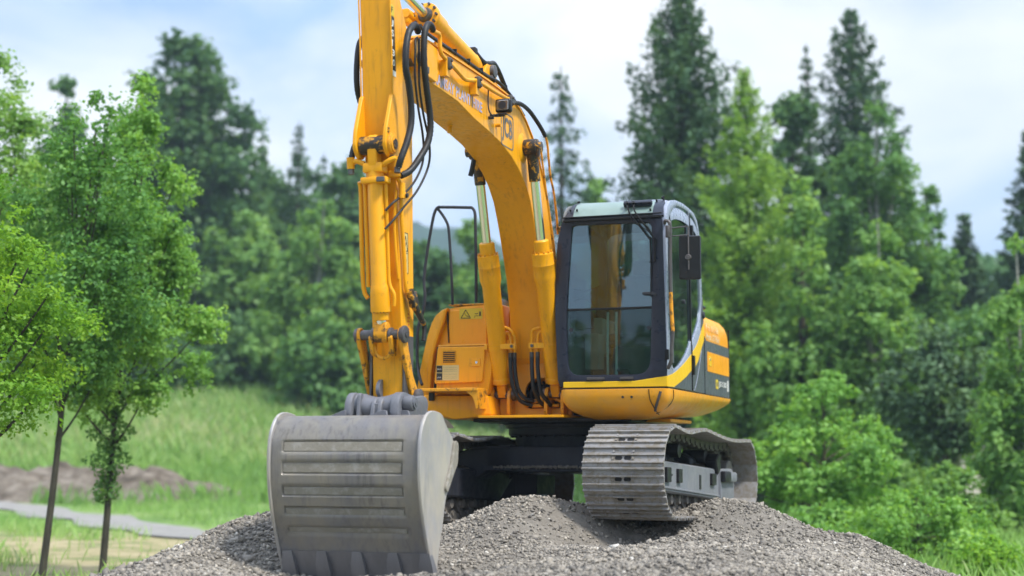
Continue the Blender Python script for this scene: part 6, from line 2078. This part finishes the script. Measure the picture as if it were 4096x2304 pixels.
# far-off wood closing the background
rs = np.random.RandomState(91)
n = 95000
x_ = rs.uniform(-75, 95, n)
y_ = rs.uniform(90, 102, n)
g_ = terrain_z(x_, y_)
topz = np.interp(x_, [-46, -20, -13, -9, -4, 2, 5, 12, 20, 26, 44], [15, 14, 12, 11, 11, 10.8, 12.5, 14, 11.5, 12.5, 15]) + 2.6 * fbm(x_ * .35, y_ * .1, 3) + 1.5 * fbm(x_ * 1.1, y_ * .1, 2)
z_ = g_ + (topz - g_) * (rs.rand(n) ** .7)
cl = fbm(x_ * .8, z_ * .8 + y_ * .2, 3)
P = np.stack([x_ + rs.normal(0, .3, n), y_, z_], 1)
nn = rs.normal(size=(n, 3)) + np.array([0, -.6, .6]); nn /= np.linalg.norm(nn, axis=1, keepdims=True)
V = quads_from(P, nn, .42 * rs.uniform(.6, 1.4, n), .6, rs)
me = raw_mesh('far_wood', V, np.arange(n * 4).reshape(-1, 4), 4, np.repeat(np.clip(.4 + 1.4 * cl + rs.normal(0, .12, n), 0, 1), 4))
tag(link('far_wood', me, 'leaf_dark'), kind='stuff')

# a line of trees behind the photographer, mirrored in the windscreen
rs = np.random.RandomState(92)
n = 16000
x_ = rs.uniform(-45, 50, n); y_ = rs.uniform(-40, -32, n)
g_ = terrain_z(x_, y_)
topz = 6.2 + 3.0 * fbm(x_ * .3, y_ * .1, 3) + 1.5 * fbm(x_ * 1.1, y_ * .1, 2)
z_ = g_ + (topz - g_) * (rs.rand(n) ** .8)
P = np.stack([x_, y_, z_], 1)
nn = rs.normal(size=(n, 3)) + np.array([0, .6, .6]); nn /= np.linalg.norm(nn, axis=1, keepdims=True)
me = raw_mesh('near_wood', quads_from(P, nn, .45 * rs.uniform(.6, 1.4, n), .6, rs), np.arange(n * 4).reshape(-1, 4), 4, np.repeat(np.clip(.4 + rs.normal(0, .12, n), 0, 1), 4))
tag(link('near_wood', me, 'leaf_dark'), kind='stuff')

# ================================================================== GRASS
def blades(name, x, y, h, wd, tint, zf, rs, mat='grass_blades'):
    n = len(x)
    z = zf(x, y) - .02
    a = rs.uniform(0, PI, n)
    dx, dy = np.cos(a) * wd, np.sin(a) * wd
    lx, ly = rs.normal(0, .28, n) * h, rs.normal(0, .28, n) * h
    V = np.stack([np.stack([x - dx, y - dy, z], 1), np.stack([x + dx, y + dy, z], 1),
                  np.stack([x + dx * .5 + lx * .5, y + dy * .5 + ly * .5, z + h * .65], 1), np.stack([x + lx, y + ly, z + h], 1)], 1).reshape(-1, 3)
    me = raw_mesh(name, V, np.arange(n * 4).reshape(-1, 4), 4, np.repeat(tint, 4))
    return tag(link(name, me, mat), kind='stuff')
rs = np.random.RandomState(51)
n = 170000
y_ = 43 + (80 - 43) * rs.rand(n) ** .8
x_ = rs.uniform(-.40, .30, n) * y_ + rs.normal(0, 1, n)
pale = np.clip(sstep(49, 53, y_) * (1 - sstep(59, 64, y_)) + 1.2 * fbm(x_ * .3, y_ * .3, 3), 0, 1)
tint = np.clip(.26 + .5 * pale * (rs.rand(n) < .6) + .5 * fbm(x_ * .15, y_ * .5, 3) + rs.normal(0, .10, n), 0, 1)
kp = ((x_ + 14.6) / 6.3) ** 2 + ((y_ - 46.5 + .25 * (x_ + 14)) / 2.5) ** 2 > 1
kp &= np.min(np.hypot(x_[:, None] - np.array([q.x for q in pcs])[None, ::4], y_[:, None] - np.array([q.y for q in pcs])[None, ::4]), 1) > 1.5
x_, y_, tint = x_[kp], y_[kp], tint[kp]; n = len(x_)
blades('meadow_grass', x_, y_, rs.uniform(.25, .75, n), rs.uniform(.015, .045, n), tint, terrain_z, rs)
n = 70000
y_ = 14 + (45 - 14) * rs.rand(n) ** .7
x_ = rs.uniform(-.42, .46, n) * y_
lft = x_ < -1.2 * (y_ / 15)
den = np.where(lft, sstep(-.02, .16, fbm(x_ * .5, y_ * .5, 3)) * .75 + .04, .95)
pth = np.interp(y_, [q.y for q in pcs][::-1], [q.x for q in pcs][::-1])
nearpath = np.min(np.hypot(x_[:, None] - np.array([q.x for q in pcs])[None, ::4], y_[:, None] - np.array([q.y for q in pcs])[None, ::4]), 1) < 1.5
onbank = (((x_ + 14.6) / 6.2) ** 2 + ((y_ - 46.5 + .25 * (x_ + 14)) / 2.4) ** 2 < 1) & (rs.rand(n) > .06)
onheap = heap_smooth(x_, y_) > terrain_z(x_, y_) + .02
kp = (rs.rand(n) < den) & ~nearpath & ~onbank & ~onheap
x_, y_ = x_[kp], y_[kp]; m_ = len(x_)
dry = (x_ < -2) & (y_ < 31)
tint = np.clip(np.where(dry, .55, .30) + .6 * fbm(x_ * .4, y_ * .4, 3) + rs.normal(0, .12, m_), 0, 1)
blades('rough_grass', x_, y_, rs.uniform(.08, .32, m_) * np.where(x_ > 2, 1.2, 1), rs.uniform(.006, .016, m_), tint, terrain_z, rs)

# ================================================================== HOUSES
def house_obj(name, x, y, w_, d_, h_, rh, rz, label, base=None, wins=()):
    z0 = float(terrain_z(x, y)) if base is None else base
    r = empty(name, (x, y, z0 - .1), rz)
    tag(r, label, 'house')
    b = MB(); b.prism([(-w_ / 2, 0), (w_ / 2, 0), (w_ / 2, h_), (0, h_ + rh), (-w_ / 2, h_)], -d_ / 2, d_ / 2, 'xz'); b.build('wall', 'plaster', r)
    for s in (1, -1):
        b = MB()
        b.prism([(0, h_ + rh + .22), (s * (w_ / 2 + .35), h_ - .35 * rh / (w_ / 2) + .20), (s * (w_ / 2 + .35), h_ - .35 * rh / (w_ / 2) + .02), (0, h_ + rh + .02)], -d_ / 2 - .35, d_ / 2 + .35, 'xz')
        b.build('roof', 'roof_tile', r)
    for (wx, wz) in wins:
        b = MB(); b.ring_plate(resample([(wx - .5, wz - .6), (wx + .5, wz - .6), (wx + .5, wz + .6), (wx - .5, wz + .6)], 32, (wx, wz)), resample([(wx - .42, wz - .52), (wx + .42, wz - .52), (wx + .42, wz + .52), (wx - .42, wz + .52)], 32, (wx, wz)), -d_ / 2 - .04, -d_ / 2 + .02, 'xz')
        wn = b.build('window', 'white_decal', r)
        b = MB(); b.box((wx, -d_ / 2 - .012, wz), (.84, .02, 1.04), bev=0); b.build('pane', 'black_trim', wn)
    return r
house_obj('house', -.55, 92, 7.0, 8.0, 5.2, 2.2, R(62), 'pinkish house glimpsed between handrail cylinder and boom', base=2.7, wins=((-1.8, 3.4), (1.8, 3.4)))
house_obj('shed', 11.6, 38, 1.9, 2.4, 1.9, .5, R(20), 'small pale shed with pinkish roof half hidden in the right-hand trees', wins=())

# ------------------------------------------------------------------ haze
m, t, out = new_mat('haze')
pv_ = nd(t, 'ShaderNodeVolumePrincipled')
pv_.inputs['Color'].default_value = (0.66, 0.84, 1.0, 1)
pv_.inputs['Density'].default_value = 0.0008
pv_.inputs['Anisotropy'].default_value = 0.2
t.links.new(pv_.outputs[0], out.inputs['Volume'])
MATS['haze'] = m
b = MB()
b.box((0, 850, 62), (3060, 2360, 132), bev=0)
tag(b.build('haze', 'haze'), kind='stuff')

# keep the hierarchy at thing > part > sub-part
def depth(o):
    d = 1
    while o.parent:
        o = o.parent; d += 1
    return d
for _ in range(3):
    for o in list(S.objects):
        if o.type in ('MESH', 'EMPTY') and depth(o) > 3:
            o.parent = o.parent.parent
